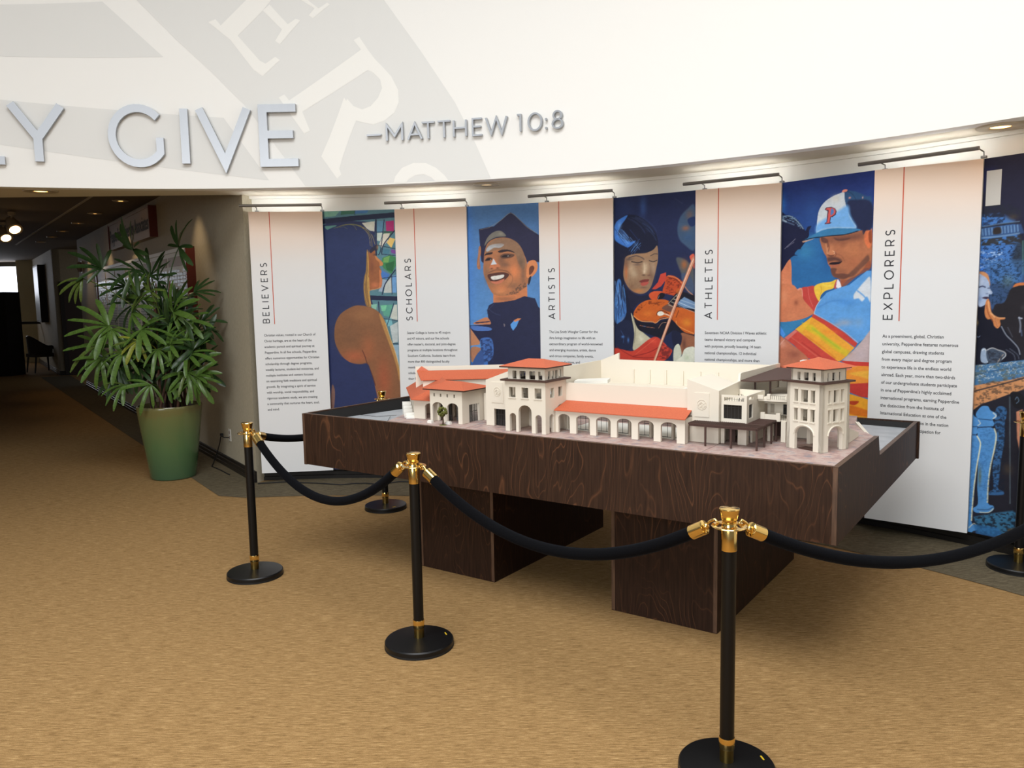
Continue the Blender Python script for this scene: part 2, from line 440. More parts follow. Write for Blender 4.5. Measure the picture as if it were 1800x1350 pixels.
# hallway ceiling and left side
hc = struct(MB().prism([(-2.2, 7.35), (-2.2, 8.6), (-9.6, 19.2), (-8.0, 21.5), (-16, 33), (-31, 33), (-31, 7.35)], 3.06, 3.16).build('ceiling', M['hallceil']))
tr = MB(); a, b = Vector((-4.6, 9.37, 3.052)), Vector((-10.9, 17.95, 3.052)); dd = (b - a).normalized(); nn = Vector((-dd.y, dd.x, 0)) * .018
tr.add([a - nn, a + nn, b + nn, b - nn, a - nn + Vector((0, 0, .02)), a + nn + Vector((0, 0, .02)), b + nn + Vector((0, 0, .02)), b - nn + Vector((0, 0, .02))], [(0, 1, 2, 3), (4, 7, 6, 5), (0, 4, 5, 1), (1, 5, 6, 2), (2, 6, 7, 3), (3, 7, 4, 0)])
struct(tr.build('trim_3', M['trimline']))
for k, s in enumerate((0.0, 2.0, 4.3, 6.9)):        # faint panel joints across the ceiling field
    p = Vector((-5.35, 10.4, 3.054)) + dd * s; q = p + Vector((-4.2, -1.5, 0)); n2 = (q - p).normalized(); n2 = Vector((-n2.y, n2.x, 0)) * .01
    struct(MB().add([p - n2, p + n2, q + n2, q - n2], [(0, 1, 2, 3)]).build('trim_4', M['hallceil']))
struct(MB().prism([(-9.3, 7.35), (-9.1, 7.35), (-21.5, 25.3), (-21.7, 25.3)], 0, 3.15).build('wall_hall_side', M['hallwall']))
# far end of the hallway: pale pillar, shade, bright window and end wall
M['pillar'] = mat('pale_pillar_paint', (206, 202, 176), .7)
M['shade'] = mat('grey_window_shade', (88, 86, 84), .8)
M['winglow'] = mat('bright_window', (240, 244, 255), .5, emis=(236, 242, 255), estr=4.5)
M['darkscreen'] = mat('dark_partition', (20, 18, 18), .6)
def endw(x, z, y=24.6): return (x, y, z)
struct(MB().box((-14.75, 24.2, 0), (-13.85, 25.2, 3.5)).build('pillar_1', M['pillar']))
struct(MB().box((-13.85, 25.0, 0), (-12.6, 25.2, 3.5)).build('wall_end', M['hallwall']))
struct(MB().box((-21.5, 25.0, 0), (-14.75, 25.2, 2.02)).build('wall_end_low', M['hallwall']))
w1 = struct(MB().box((-21.5, 25.02, 2.02), (-14.75, 25.05, 2.92)).build('window_1', M['winglow']))
MB().box((-15.02, 24.95, 2.02), (-14.94, 25.06, 2.92)).build('window_frame', M['doorframe'], w1)
struct(MB().box((-21.5, 25.0, 2.92), (-14.75, 25.2, 3.6)).build('wall_end_upper', M['shade']))
# recessed lights
def downlight(name, loc, r, label, group, lit):
    o = thing(name, label, 'ceiling light', loc, 0, group)
    MB().lathe([(r * .50, -.004), (r * .62, -.011), (r * 1.15, -.009), (r * 1.18, 0), (r * .50, 0), (r * .50, -.004)], 28, cap=False).build('trim_ring', M['lamptrim'], o, 40)
    MB().lathe([(r * .49, -.003), (r * .25, -.003), (0.0, -.003)], 24, cap=False).build('lamp', lit, o)
    return o
M['lampdim'] = mat('dim_lamp', (240, 226, 200), .5, emis=(255, 220, 170), estr=.8)
downlight('recessed_light', (-4.01, 7.02, ZS), .115, 'recessed light glowing orange in the soffit over the hallway mouth', None, M['downlamp'])
downlight('recessed_light.001', (-.19, 7.13, ZS), .10, 'pale unlit looking recessed light in the soffit between artwork of graduate and violinist panels', None, M['lampdim'])
downlight('recessed_light.002', (3.00, 5.01, ZS), .115, 'recessed light glowing orange in the soffit at the far right end', None, M['downlamp'])
for k, (x, y) in enumerate([(-5.06, 10.66), (-6.12, 12.07), (-7.11, 13.45), (-8.14, 14.85), (-9.01, 16.05), (-9.96, 17.29)]):
    od = ['nearest', 'second nearest', 'third nearest', 'fourth nearest', 'fifth nearest', 'farthest'][k]
    downlight('recessed_light.%03d' % (k + 3), (x, y, 3.06), .085, od + ' of the six small warm downlights in the hallway ceiling', 'hallway downlights', M['downlamp'])
for k, s in enumerate((1.0, 4.6, 6.9, 9.4)):
    p = hall(s, 3.0, .38); spot('hall_wall_lamp', p, hall(s, 1.2, .02), 16, (1.0, .72, .42), 75, .8, .03)
for k, (x, y, lab) in enumerate([(-7.14, 11.72, 'nearer of two bright warm spotlights under the dark hallway ceiling'), (-8.15, 13.13, 'farther of two bright warm spotlights under the dark hallway ceiling')]):
    o = thing('ceiling_spotlight', lab, 'spotlight', (x, y, 3.06), 0)
    MB().lathe([(.05, 0), (.05, -.04), (.015, -.05)], 16).build('canopy', M['lamptrim'], o)
    h = MB().lathe([(.035, .12), (.06, .10), (.085, 0), (.105, -.12), (.10, -.12)], 20).build('lamp_shade', M['lamptrim'], o, 40)
    h.location = (0, 0, -.17); h.rotation_euler = Vector((.50, -.42, -.66)).to_track_quat('-Z', 'Y').to_euler()
    e = MB().lathe([(.072, -.1215), (0, -.1225)], 20, cap=False).build('lamp', M['tracklamp'], o); e.location = h.location; e.rotation_euler = h.rotation_euler
    MB().box((-.01, -.01, -.13), (.01, .01, -.04)).build('bracket', M['lamptrim'], o)

# ------------------------------------------------------------------ grey graphic printed on the drum wall (flat print, follows the curve)
def wall_print(name, polys, d, m):
    """polys in (u, z) metres on the drum wall"""
    import bmesh
    bm = bmesh.new()
    for poly in polys:
        tr = tessellate_polygon([[Vector((p[0], p[1], 0)) for p in poly]])
        vs = [bm.verts.new((p[0], p[1], 0)) for p in poly]
        for t in tr:
            try: bm.faces.new([vs[i] for i in t])
            except ValueError: pass
    us = [v.co.x for v in bm.verts]; x = math.floor(min(us) / .12) * .12
    while x < max(us):
        bmesh.ops.bisect_plane(bm, geom=bm.verts[:] + bm.edges[:] + bm.faces[:], plane_co=(x, 0, 0), plane_no=(1, 0, 0)); x += .12
    for v in bm.verts: v.co = fas(v.co.x, v.co.y, d)
    me = bpy.data.meshes.new(name); bm.to_mesh(me); bm.free(); me.materials.append(m)
    o = bpy.data.objects.new(name, me); COL.objects.link(o); o.parent = wu; return o
SEAL = [
 ('printed_band', 'g', [[(-2.085,4.142),(-1.326,4.221),(-0.875,3.793),(-2.116,3.737),(-3.092,3.643),(-3.062,3.993)],[(-2.142,3.396),(-1.297,3.351),(-0.407,3.295),(-0.047,2.765),(-2.169,3.038),(-3.136,3.128),(-3.112,3.406)],[(-1.778,4.994),(-1.55,4.71),(-1.308,4.483),(-1.059,4.247),(-0.76,3.934),(-0.495,3.681),(-0.224,3.398),(0.003,3.086),(0.267,2.707),(1.089,2.715),(1.91,2.707),(1.777,3.009),(1.611,3.343),(1.325,3.778),(1.018,4.213),(0.621,4.738),(0.344,5.067)]]),
 ('printed_letter', 'w', [[(-0.49,4.081),(-0.428,4.105),(-0.388,4.054),(-0.163,4.261),(0.074,4.473),(0.166,4.393),(-0.028,4.172),(-0.25,3.97),(-0.074,3.763),(-0.027,3.739),(0.059,3.794),(0.096,3.765),(-0.056,3.636),(-0.131,3.689),(-0.314,3.938)],[(-0.028,4.172),(0.032,4.221),(0.179,4.056),(0.249,4.1),(0.288,4.085),(0.103,3.895),(0.065,3.924),(0.128,4.016)],[(0.167,4.402),(0.449,4.176),(0.524,4.219),(0.548,4.204),(0.396,4.1),(0.363,4.124),(0.415,4.178),(0.117,4.371)]]),
 ('printed_letter', 'w', [[(0.16,3.431),(0.804,3.825),(0.741,3.905),(0.792,3.929),(0.862,3.822),(0.925,3.736),(0.856,3.655),(0.27,3.334),(0.329,3.174),(0.278,3.151),(0.071,3.457),(0.121,3.482)],[(0.909,3.753),(0.989,3.671),(1.061,3.589),(1.116,3.477),(1.117,3.376),(1.076,3.293),(0.99,3.235),(0.888,3.205),(0.789,3.228),(0.731,3.247),(0.675,3.304),(0.644,3.368),(0.664,3.43),(0.719,3.365),(0.793,3.334),(0.869,3.358),(0.938,3.425),(0.975,3.501),(0.961,3.572),(0.905,3.629),(0.856,3.655)],[(0.639,3.439),(0.749,3.269),(0.676,3.115),(0.611,2.958),(0.572,2.848),(0.587,2.799),(0.549,2.765),(0.418,2.956),(0.501,3.121),(0.584,3.308)]]),
 ('printed_letter', 'w', [[(1.046,2.706),(1.065,2.766),(1.127,2.834),(1.229,2.869),(1.338,2.864),(1.429,2.82),(1.503,2.753),(1.54,2.704),(1.426,2.702),(1.385,2.743),(1.318,2.773),(1.242,2.766),(1.182,2.737),(1.156,2.705)]]),
]
for nm, c, ps in SEAL: wall_print(nm, ps, .0015 if c == 'g' else .003, M['grey_print'] if c == 'g' else M['white_print'])

# ------------------------------------------------------------------ standing silver letters
def wall_letter(ch, u0, z0, h, sw, label, group, xs=1.0, suffix=''):
    if ch == ':':
        t = thing('sign_colon', label, 'punctuation', fas(u0, z0, .012), 0, group); c0 = Vector(fas(u0, z0, .012))
        for y0 in (0, .52):
            GL['.'] = (.12, [[(0, y0), (0, y0 + .13)]]); d = MB(); glyph_mesh(d, '.', sw, lambda x, y, dd: Vector(fas(u0 + x * h, z0 + y * h, dd)) - c0, .012, .040)
            d.build('dot', M['silver'], t)
        return t
    o = MB(); glyph_mesh(o, ch, sw, lambda x, y, d: fas(u0 + x * h * xs, z0 + y * h, d), .012, .012 + (.035 if h > .3 else .028))
    ob = o.build('sign_letter', M['silver']); tag(ob, label, 'letter', group)
    # centre the origin on the letter
    me = ob.data; c = sum((v.co for v in me.vertices), Vector()) / len(me.vertices)
    me.transform(Matrix.Translation(-c)); ob.location = c; return ob
BH = .455; SW = .145
for ch, u0, lab, xs in [('L', -2.36, 'large silver letter L cut off by the edge, before the Y', 1.0), ('Y', -2.065, 'large silver letter Y above the hallway mouth', .99),
                    ('G', -1.315, 'large silver letter G beginning the word GIVE', .93), ('I', -.728, 'large silver letter I between G and V', 1),
                    ('V', -.60, 'large silver letter V between I and E', 1.03), ('E', -.065, 'large silver letter E ending the word GIVE', 1.13)]:
    wall_letter(ch, u0, 2.905, BH, SW, lab, 'large silver quotation letters', xs)
sm = [('-', .835, 'thin silver dash before the word MATTHEW', 1), ('M', 1.013, 'small silver letter M beginning the word MATTHEW', 1.2), ('A', 1.20, 'small silver letter A after the M', 1.1),
      ('T', 1.325, 'small silver letter T right after the A', 1.08), ('T', 1.465, 'small silver letter T right before the H', 1.08), ('H', 1.605, 'small silver letter H in the word MATTHEW', 1.1),
      ('E', 1.772, 'small silver letter E after the H', 1.06), ('W', 1.887, 'small silver letter W ending the word MATTHEW', 1.1), ('1', 2.158, 'small silver numeral 1 after the word MATTHEW', 1),
      ('0', 2.256, 'small silver numeral 0 before the colon', 1.05), (':', 2.405, 'small silver colon between the numerals', 1), ('8', 2.460, 'small silver numeral 8 ending the inscription', 1.05)]
for ch, u0, lab, xs in sm: wall_letter(ch, u0, 3.058, .132, .105, lab, 'small silver citation letters', xs)

# ================================================================== text panels, murals, picture lights
TEXTS = [
 ('BELIEVERS', ['Christian values, rooted in our Church of', 'Christ heritage, are at the heart of the', 'academic pursuit and spiritual journey at', 'Pepperdine. In all five schools, Pepperdine', 'offers numerous opportunities for Christian', 'scholarship through degree programs,', 'weekly lectures, student-led ministries, and', 'multiple institutes and centers focused', 'on examining faith traditions and spiritual', 'growth. By integrating a spirit of service', 'with worship, social responsibility, and', 'rigorous academic study, we are creating', 'a community that nurtures the heart, soul,', 'and mind.']),
 ('SCHOLARS', ['Seaver College is home to 45 majors', 'and 47 minors, and our five schools', "offer master's, doctoral, and joint-degree", 'programs at multiple locations throughout', 'Southern California. Students learn from', 'more than 800 distinguished faculty', 'members', 'scholars', 'their fi']),
 ('ARTISTS', ['The Lisa Smith Wengler Center for the', 'Arts brings imagination to life with an', 'extraordinary program of world-renowned', 'and emerging musicians, artists, dance', 'and circus companies, family events,', 'student productions, and']),
 ('ATHLETES', ['Seventeen NCAA Division I Waves athletic', 'teams demand victory and compete', 'with purpose, proudly boasting 14 team', 'national championships, 12 individual', 'national championships, and more than']),
 ('EXPLORERS', ['As a preeminent, global, Christian', 'university, Pepperdine features numerous', 'global campuses, drawing students', 'from every major and degree program', 'to experience life in the endless world', 'abroad. Each year, more than two-thirds', 'of our undergraduate students participate', "in one of Pepperdine's highly acclaimed", 'international programs, earning Pepperdine', 'the distinction from the Institute of', 'International Education as one of the', 'highest-ranked programs in the nation', 'with high student participation for']),
]
PANS = [((-2.388, 7.476), (-1.730, 7.560)), ((-1.051, 7.493), (-.385, 7.375)), ((.262, 7.172), (.885, 6.930)), ((1.490, 6.508), (2.057, 6.159)), ((2.511, 5.610), (3.017, 5.203))]
PH, PZ, PT = 2.44, .10, .035
for k, (A, B) in enumerate(PANS):
    A, B = Vector((*A, 0)), Vector((*B, 0)); ax = (B - A); W = ax.length
    title, lines = TEXTS[k]
    o = thing('info_panel', 'tall white text panel headed %s' % title, 'panel', (A.x, A.y, PZ), atan2(ax.y, ax.x), 'white text panels along the curved wall')
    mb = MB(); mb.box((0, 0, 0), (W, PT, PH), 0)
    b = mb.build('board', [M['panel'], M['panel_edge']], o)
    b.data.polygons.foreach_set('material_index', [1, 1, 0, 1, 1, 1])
    # vertical red line
    MB().box((.182, -.0012, 1.41), (.189, .001, PH)).build('accent_line', M['redline'], o)
    # title, reading upwards
    cap = .056; x = 0.0
    for ch in title:
        t = MB(); glyph_mesh(t, ch, .135, lambda gx, gy, d, x=x: (.140 - gy * cap, -d, 1.422 + (x + gx) * cap), 0.0, .0012)
        t.build('title_letter', M['ink'], o)
        x += GL[ch][0] + .62
    # body copy
    allm = MB()
    for i, ln in enumerate(lines):
        me = text_mesh(ln, .0318)
        vs = [v.co.copy() for v in me.vertices]; fs = [tuple(p.vertices) for p in me.polygons]
        mx = max(v.x for v in vs)
        base = 1.296 - i * .0537
        x0 = .083
        if k == 4 and i == 12: x0 = .083
        allm.add([(x0 + v.x * .875, -.0010, base + v.y * .98) for v in vs], fs)
        bpy.data.meshes.remove(me)
    allm.build('body_lettering', M['ink'], o)['kind'] = 'stuff'
    # picture light clipped over the panel
    a0 = [(-.109, .016), (.114, .2415), (.339, .4666), (.569, .697), (.794, .923)][k]
    p0, p1 = Vector(wal(a0[0], 2.588, .085 + .14)), Vector(wal(a0[1], 2.583, .085 + .14))
    d = p1 - p0; L = d.length
    pl = thing('picture_light', 'slim grey bar light mounted above the %s panel' % title, 'light', p0, atan2(d.y, d.x), 'bar lights above the text panels')
    MB().tube([(0, 0, 0), (L, 0, 0)], .013, 12).build('bar', M['lampmetal'], pl, 40)
    MB().box((.04, .010, .000), (L - .03, .0145, .010)).build('lamp_lens', M['lamplens'], pl)
    MB().box((.02, .006, -.0055), (L - .015, .042, -.0025)).build('added_light_shield', M['lampmetal'], pl)  # added lip, keeps the lens light off the panel front
    for xx in (.11, L - .03):
        MB().tube([(xx, .004, .004), (xx, .05, .012), (xx + .005, .15, -.004), (xx + .005, .155, -.034)], .0045, 6).build('arm', M['lampmetal'], pl)
        MB().box((xx - .012, .148, -.042), (xx + .018, .175, -.028)).build('clip', M['lampmetal'], pl)

# ================================================================== murals: flat prints painted cell by cell on a fine grid
MURAL_POS = [(-1.7557, 7.6047, -0.09836, 0.7423), (-0.4011, 7.4241, -0.30403, 0.7381), (0.8844, 6.9816, -0.60906, 0.7976), (2.0702, 6.2089, -0.87983, 0.7724), (3.0351, 5.2513, -0.97803, 0.63)]
ART = [
 [
  ('G',(38,46,84),0,0,1,[40,50,92]),
  ('P',(86,128,140),4,0,1.0,[12,-19,732,-13,733,1650,559,1218,431,733,527,120,412,103,124,81,5,134]),
  ('P',(120,170,150),3,0,1.0,[35,2,185,2,140,47,35,51]),
  ('P',(60,110,90),3,0,1.0,[200,-3,330,-2,322,31,191,36]),
  ('P',(70,120,170),3,0,1.0,[330,-2,460,-1,444,26,329,31]),
  ('P',(90,140,130),3,0,1.0,[34,135,151,131,106,171,32,197]),
  ('P',(205,205,190),3,0,1.0,[390,116,513,103,507,196,452,187]),
  ('P',(92,140,170),3,0,1.0,[535,103,614,100,589,205,531,210]),
  ('P',(176,40,110),3,0,1.0,[617,106,694,102,693,200,618,194]),
  ('P',(70,110,90),3,0,1.0,[596,194,693,205,652,234,588,225]),
  ('P',(196,210,200),3,0,1.0,[531,211,588,210,557,287,528,281]),
  ('P',(210,205,190),3,0,1.0,[592,219,653,217,629,289,564,350,548,315]),
  ('P',(226,190,110),3,0,1.0,[651,255,701,270,662,352,621,303]),
  ('P',(120,70,150),3,0,1.0,[655,362,702,374,698,409,661,398]),
  ('P',(90,140,150),3,0,1.0,[526,328,564,357,545,405,524,398]),
  ('P',(70,120,140),3,0,1.0,[576,357,647,367,631,414,588,406]),
  ('P',(60,130,80),3,0,1.0,[573,441,646,415,700,437,700,514,654,590,584,539,563,504]),
  ('P',(110,160,90),3,0,1.0,[587,441,645,422,629,484,578,483]),
  ('P',(40,100,60),3,0,1.0,[599,497,687,471,669,569,612,554]),
  ('P',(70,120,190),3,0,1.0,[561,553,639,596,609,638,559,623]),
  ('P',(150,170,190),3,0,1.0,[566,637,609,645,561,756,525,749]),
  ('P',(190,196,190),3,0,1.0,[593,680,653,618,655,765,575,764]),
  ('P',(110,160,210),3,0,1.0,[660,611,700,598,697,766,659,765]),
  ('P',(130,190,170),3,0,1.0,[448,872,506,868,497,918,454,903]),
  ('P',(90,160,140),3,0,1.0,[535,876,658,875,625,991,568,976]),
  ('P',(120,200,160),3,0,1.0,[542,883,600,880,584,933,547,933]),
  ('P',(200,206,196),3,0,1.0,[670,878,696,876,697,1020,625,1005]),
  ('P',(120,180,190),3,0,1.0,[581,1019,639,998,651,1076,600,1076]),
  ('P',(190,200,200),3,0,1.0,[622,1076,699,1035,695,1227,646,1233]),
  ('P',(150,180,200),3,0,1.0,[645,1255,700,1251,696,1448,663,1362]),
  ('L',(28,36,66),3,46,1.0,[22,92,342,70,709,50]),
  ('L',(28,36,66),3,14,1.0,[525,92,516,412]),
  ('L',(28,36,66),3,8,1.0,[603,94,561,357,538,412]),
  ('L',(28,36,66),3,10,1.0,[697,194,592,316,567,399]),
  ('L',(28,36,66),3,6,1.0,[524,203,696,202]),
  ('L',(28,36,66),3,6,1.0,[527,321,698,360]),
  ('L',(28,36,66),3,6,1.0,[567,406,703,423]),
  ('L',(28,36,66),3,10,1.0,[691,555,593,680,560,778]),
  ('L',(28,36,66),3,5,1.0,[654,597,654,779]),
  ('L',(28,36,66),3,42,1.0,[429,806,704,820]),
  ('L',(28,36,66),3,10,1.0,[522,847,525,961]),
  ('L',(28,36,66),3,5,1.0,[559,630,704,612]),
  ('L',(28,36,66),3,6,1.0,[666,864,593,1076]),
  ('L',(28,36,66),3,5,1.0,[567,1004,704,1028]),
  ('L',(28,36,66),3,8,1.0,[631,1240,703,1245]),
  ('L',(28,36,66),3,4,1.0,[330,-2,326,40]),
  ('P',(40,52,94),5,1,1.0,[2,217,62,170,151,138,267,118,368,136,453,180,501,230,528,293,518,370,474,383,444,410,431,550,417,733,427,846,446,917,493,1017,510,1360,470,1648,463,1837,17,1857,16,1211]),
  ('L',(150,130,60),4,5,0.85,[150,151,238,126,339,134,424,180,472,250,479,334]),
  ('L',(196,170,90),4,4,0.85,[339,131,417,165,480,230,508,314]),
  ('L',(120,120,70),4,8,0.85,[209,132,296,125,382,144]),
  ('L',(210,180,90),4,3,0.85,[396,158,451,229,464,327]),
  ('L',(60,60,70),4,5,0.85,[410,172,494,237,525,317]),
  ('L',(150,140,80),4,3,0.85,[282,127,317,142,337,177]),
  ('L',(110,115,80),4,3,0.85,[179,152,216,146,251,168]),
  ('L',(90,105,80),4,5,0.85,[121,158,165,145]),
  ('P',(150,92,58),4,1,1.0,[445,382,477,376,506,370,510,411,532,443,571,480,576,508,544,517,560,564,550,589,563,637,557,700,533,723,460,733,437,740,433,606]),
  ('P',(196,128,78),4,1,1.0,[499,411,532,443,574,483,573,508,547,513,542,482,514,454]),
  ('P',(196,120,76),4,1,1.0,[540,552,562,567,553,589,565,644,555,693,531,718,539,650]),
  ('B',(206,120,80),58,42,0.7,[494,692]),
  ('B',(110,66,50),29,98,0.5,[469,509]),
  ('B',(60,44,50),23,14,0.7,[505,411]),
  ('P',(40,40,60),4,1,1.0,[453,368,527,317,529,370,497,372,466,394]),
  ('B',(190,130,80),15,31,0.6,[530,342]),
  ('L',(226,170,110),3,5,0.8,[554,707,504,727,443,737]),
  ('P',(168,122,58),6,1,0.8,[428,368,444,410,440,578,439,733,449,875,437,896,397,867,382,732,392,619,412,549]),
  ('L',(230,180,90),3,4,0.9,[433,382,436,536,422,676,440,889]),
  ('L',(206,160,80),3,4,0.9,[411,592,391,732,419,874]),
  ('L',(240,196,110),3,4,0.9,[436,620,438,789,448,875]),
  ('L',(120,84,50),3,4,0.9,[397,676,403,789,426,881]),
  ('P',(136,92,62),5,1,1.0,[280,883,367,880,454,903,525,947,573,1026,605,1147,658,1305,689,1448,705,1549,698,1838,469,1852,456,1619,417,1475,390,1424,316,1430,214,1408,143,1342,95,1248,83,1154,100,1040,160,948]),
  ('B',(166,116,76),160,85,0.55,[379,959]),
  ('B',(120,84,60),162,187,0.5,[224,1156]),
  ('B',(190,100,66),176,86,0.7,[275,1358]),
  ('B',(170,88,58),102,290,0.75,[546,1577]),
  ('B',(186,104,66),88,129,0.5,[411,1259]),
  ('P',(198,150,84),9,1,0.75,[525,954,577,1033,612,1161,665,1319,696,1463,707,1564,697,1592,670,1448,629,1304,576,1147,539,1032]),
  ('L',(232,190,120),4,6,0.8,[580,1047,619,1176,668,1333,701,1492,705,1621]),
  ('L',(90,48,40),6,8,0.9,[348,1301,372,1359,390,1424,424,1503,463,1634]),
  ('P',(42,52,94),4,1,1.0,[142,1356,236,1418,323,1438,387,1431,414,1482,450,1619,474,1736,477,1859,24,1864,35,1283]),
  ('P',(124,92,84),6,1,1.0,[39,1631,66,1689,47,1857,17,1864]),
  ('P',(150,80,56),6,0,1.0,[470,1837,705,1831,663,3733,482,3737]),
  ('P',(38,46,84),6,0,1.0,[-103,1856,484,1845,492,3890,-197,3905]),
 ],
 [
  ('G',(78,118,168),0,0,1,[98,156,218]),
  ('B',(74,134,222),111,811,0.45,[14,502]),
  ('B',(66,104,150),301,155,0.5,[564,95]),
  ('B',(66,132,226),61,296,0.35,[12,114]),
  ('P',(58,112,190),6,0,1.0,[-98,1420,684,1414,693,2473,-128,2515]),
  ('P',(42,42,70),3,0,1.0,[132,208,217,193,277,188,338,140,437,71,505,125,586,201,655,256,701,283,698,522,628,509,581,518,546,450,466,324,287,295,213,360,181,450,171,518,149,494,142,392]),
  ('L',(150,140,120),3,4,0.8,[229,197,338,142,435,78,517,139,592,212,678,264]),
  ('L',(120,110,100),4,6,0.7,[144,213,229,198]),
  ('P',(120,116,108),4,1,1.0,[183,359,209,292,264,243,337,230,389,279,299,284,226,315]),
  ('B',(160,156,140),36,22,0.6,[336,258]),
  ('L',(60,54,60),4,7,0.9,[187,361,226,321,302,290,389,285]),
  ('P',(166,112,84),4,1,1.0,[128,368,145,363,149,414,135,482,138,562,113,562,105,516,119,436]),
  ('L',(206,150,110),3,4,0.8,[130,391,130,471,114,539]),
  ('P',(206,128,84),4,0,1.0,[258,782,578,676,581,833,396,870,256,874]),
  ('B',(150,100,76),132,28,0.7,[372,841]),
  ('P',(176,116,80),4,1,1.0,[182,416,214,337,287,297,395,294,478,330,530,388,558,451,581,518,596,653,577,721,505,776,421,808,324,812,258,794,217,736,194,678,171,620,166,563,174,484]),
  ('P',(138,110,88),8,1,0.8,[188,416,226,338,299,301,407,300,501,348,547,428,569,518,544,585,498,516,464,436,321,398,236,417]),
  ('P',(176,182,188),6,1,0.9,[198,393,238,355,334,342,370,357,327,381,273,379,212,411]),
  ('B',(228,136,86),71,90,0.8,[461,594]),
  ('B',(222,136,88),132,45,0.7,[374,739]),
  ('B',(232,150,96),72,29,0.6,[325,772]),
  ('B',(110,86,74),29,112,0.55,[543,630]),
  ('B',(120,92,74),27,103,0.5,[195,621]),
  ('B',(108,86,72),84,45,0.5,[446,729]),
  ('B',(90,72,66),48,68,0.45,[343,489]),
  ('N',(84,66,60),6,(9,0.5),0.7,[373,807,482,741,554,675,577,732,481,798]),
  ('B',(120,98,80),60,68,0.45,[255,668]),
  ('B',(150,116,90),49,68,0.4,[220,576]),
  ('B',(92,76,70),60,29,0.45,[378,535]),
  ('B',(206,136,92),48,56,0.6,[411,672]),
  ('B',(96,80,70),35,67,0.5,[522,517]),
  ('B',(132,106,88),131,34,0.5,[346,342]),
  ('L',(120,84,66),10,5,0.5,[427,615,445,650,435,695,398,739]),
  ('L',(130,92,72),8,4,0.5,[216,576,205,621,218,679]),
  ('P',(52,40,44),3,1,1.0,[181,447,200,425,258,418,250,436,205,441]),
  ('P',(52,40,44),3,1,1.0,[311,411,369,397,435,408,469,430,405,416,332,425]),
  ('P',(90,64,56),3,1,1.0,[183,495,211,464,254,470,241,490]),
  ('P',(98,70,58),4,1,1.0,[332,454,380,433,464,445,439,471,355,478]),
  ('P',(40,32,36),3,1,1.0,[193,489,217,471,249,477,222,487]),
  ('P',(44,34,36),3,1,1.0,[344,462,380,445,430,453,392,468]),
  ('B',(210,200,190),10,5,0.9,[406,457]),
  ('B',(210,200,190),6,5,0.8,[237,482]),
  ('P',(198,122,84),5,1,1.0,[271,475,300,516,332,545,306,561,247,572,226,559,236,525]),
  ('P',(208,214,220),3,0,1.0,[266,475,297,527,240,531]),
  ('B',(80,52,46),17,9,0.8,[247,565]),
  ('B',(80,52,46),19,9,0.7,[303,561]),
  ('P',(88,54,48),4,1,1.0,[207,621,268,606,353,600,412,621,376,665,327,687,260,693,224,667]),
  ('P',(226,222,214),3,1,1.0,[238,639,292,629,362,623,354,648,303,663,255,666]),
  ('L',(180,170,160),2,2,0.6,[274,629,276,664]),
  ('L',(180,170,160),2,2,0.6,[316,626,318,660]),
  ('P',(206,122,94),4,1,1.0,[233,679,291,680,366,659,339,693,278,705]),
  ('L',(90,58,50),6,8,0.6,[220,599,293,578,389,592,427,627]),
  ('P',(216,136,88),4,1,1.0,[586,530,616,503,657,504,680,544,671,599,632,643,590,659,573,630]),
  ('P',(110,62,46),4,1,1.0,[603,569,633,548,650,571,632,609,602,631]),
  ('P',(40,36,48),4,1,1.0,[596,659,620,643,607,699,589,721]),
  ('P',(38,42,72),3,0,1.0,[256,874,335,869,456,854,552,819,652,840,680,914,738,971,717,2472,202,2498,190,1371,215,1081,194,942,213,896]),
  ('L',(60,70,104),6,6,0.7,[212,931,260,966,321,989]),
  ('L',(64,74,110),4,4,0.7,[200,942,231,914,262,885]),
  ('P',(92,156,224),3,0,1.0,[416,1071,452,1037,500,1031,475,1088,441,1128,421,1099]),
  ('P',(206,130,86),3,0,1.0,[446,1036,489,1016,519,1020,500,1035,458,1050]),
  ('P',(120,110,120),3,1,1.0,[349,1064,365,1073,357,1095]),
  ('P',(196,128,92),3,1,1.0,[99,1036,186,1005,222,1040,215,1071,74,1068,62,1056]),
  ('P',(38,42,72),3,0,1.0,[74,1051,216,1040,220,1048,80,1062]),
  ('P',(38,42,72),3,0,1.0,[24,1079,222,1069,225,1208,119,1231,34,1173]),
  ('P',(82,120,190),3,1,1.0,[36,1082,215,1098,220,1127,72,1126]),
  ('P',(196,136,100),4,0,1.0,[26,1103,119,1231,113,1255,25,1266]),
  ('P',(70,110,180),4,1,1.0,[120,1208,231,1202,246,1348,189,1418,127,1418,142,1313]),
  ('N',(40,56,100),6,(14,0.5),0.8,[120,1208,237,1202,244,1417,127,1418]),
  ('P',(176,122,92),4,1,1.0,[31,1284,124,1290,79,1360,34,1419]),
  ('P',(60,90,150),5,1,1.0,[40,1431,130,1307,152,1418,134,1665,22,1667]),
  ('P',(36,44,80),8,0,1.0,[2,1466,226,1441,212,2618,-105,2636]),
 ],
 [
  ('G',(34,42,78),0,0,1,[36,44,76]),
  ('P',(36,42,72),4,0,1.0,[-14,1403,755,1378,765,2865,-22,2992]),
  ('B',(60,96,160),44,110,0.6,[290,94]),
  ('B',(50,70,120),150,101,0.35,[109,91]),
  ('L',(60,68,96),6,6,0.5,[572,51,637,94]),
  ('P',(62,84,112),14,1,1.0,[746,129,678,145,620,205,597,290,609,367,656,424,749,461]),
  ('B',(150,96,70),46,28,0.8,[667,295]),
  ('B',(120,84,70),46,53,0.6,[701,190]),
  ('P',(30,48,90),8,1,1.0,[684,226,747,209,747,273,707,281]),
  ('B',(50,80,120),69,43,0.6,[690,372]),
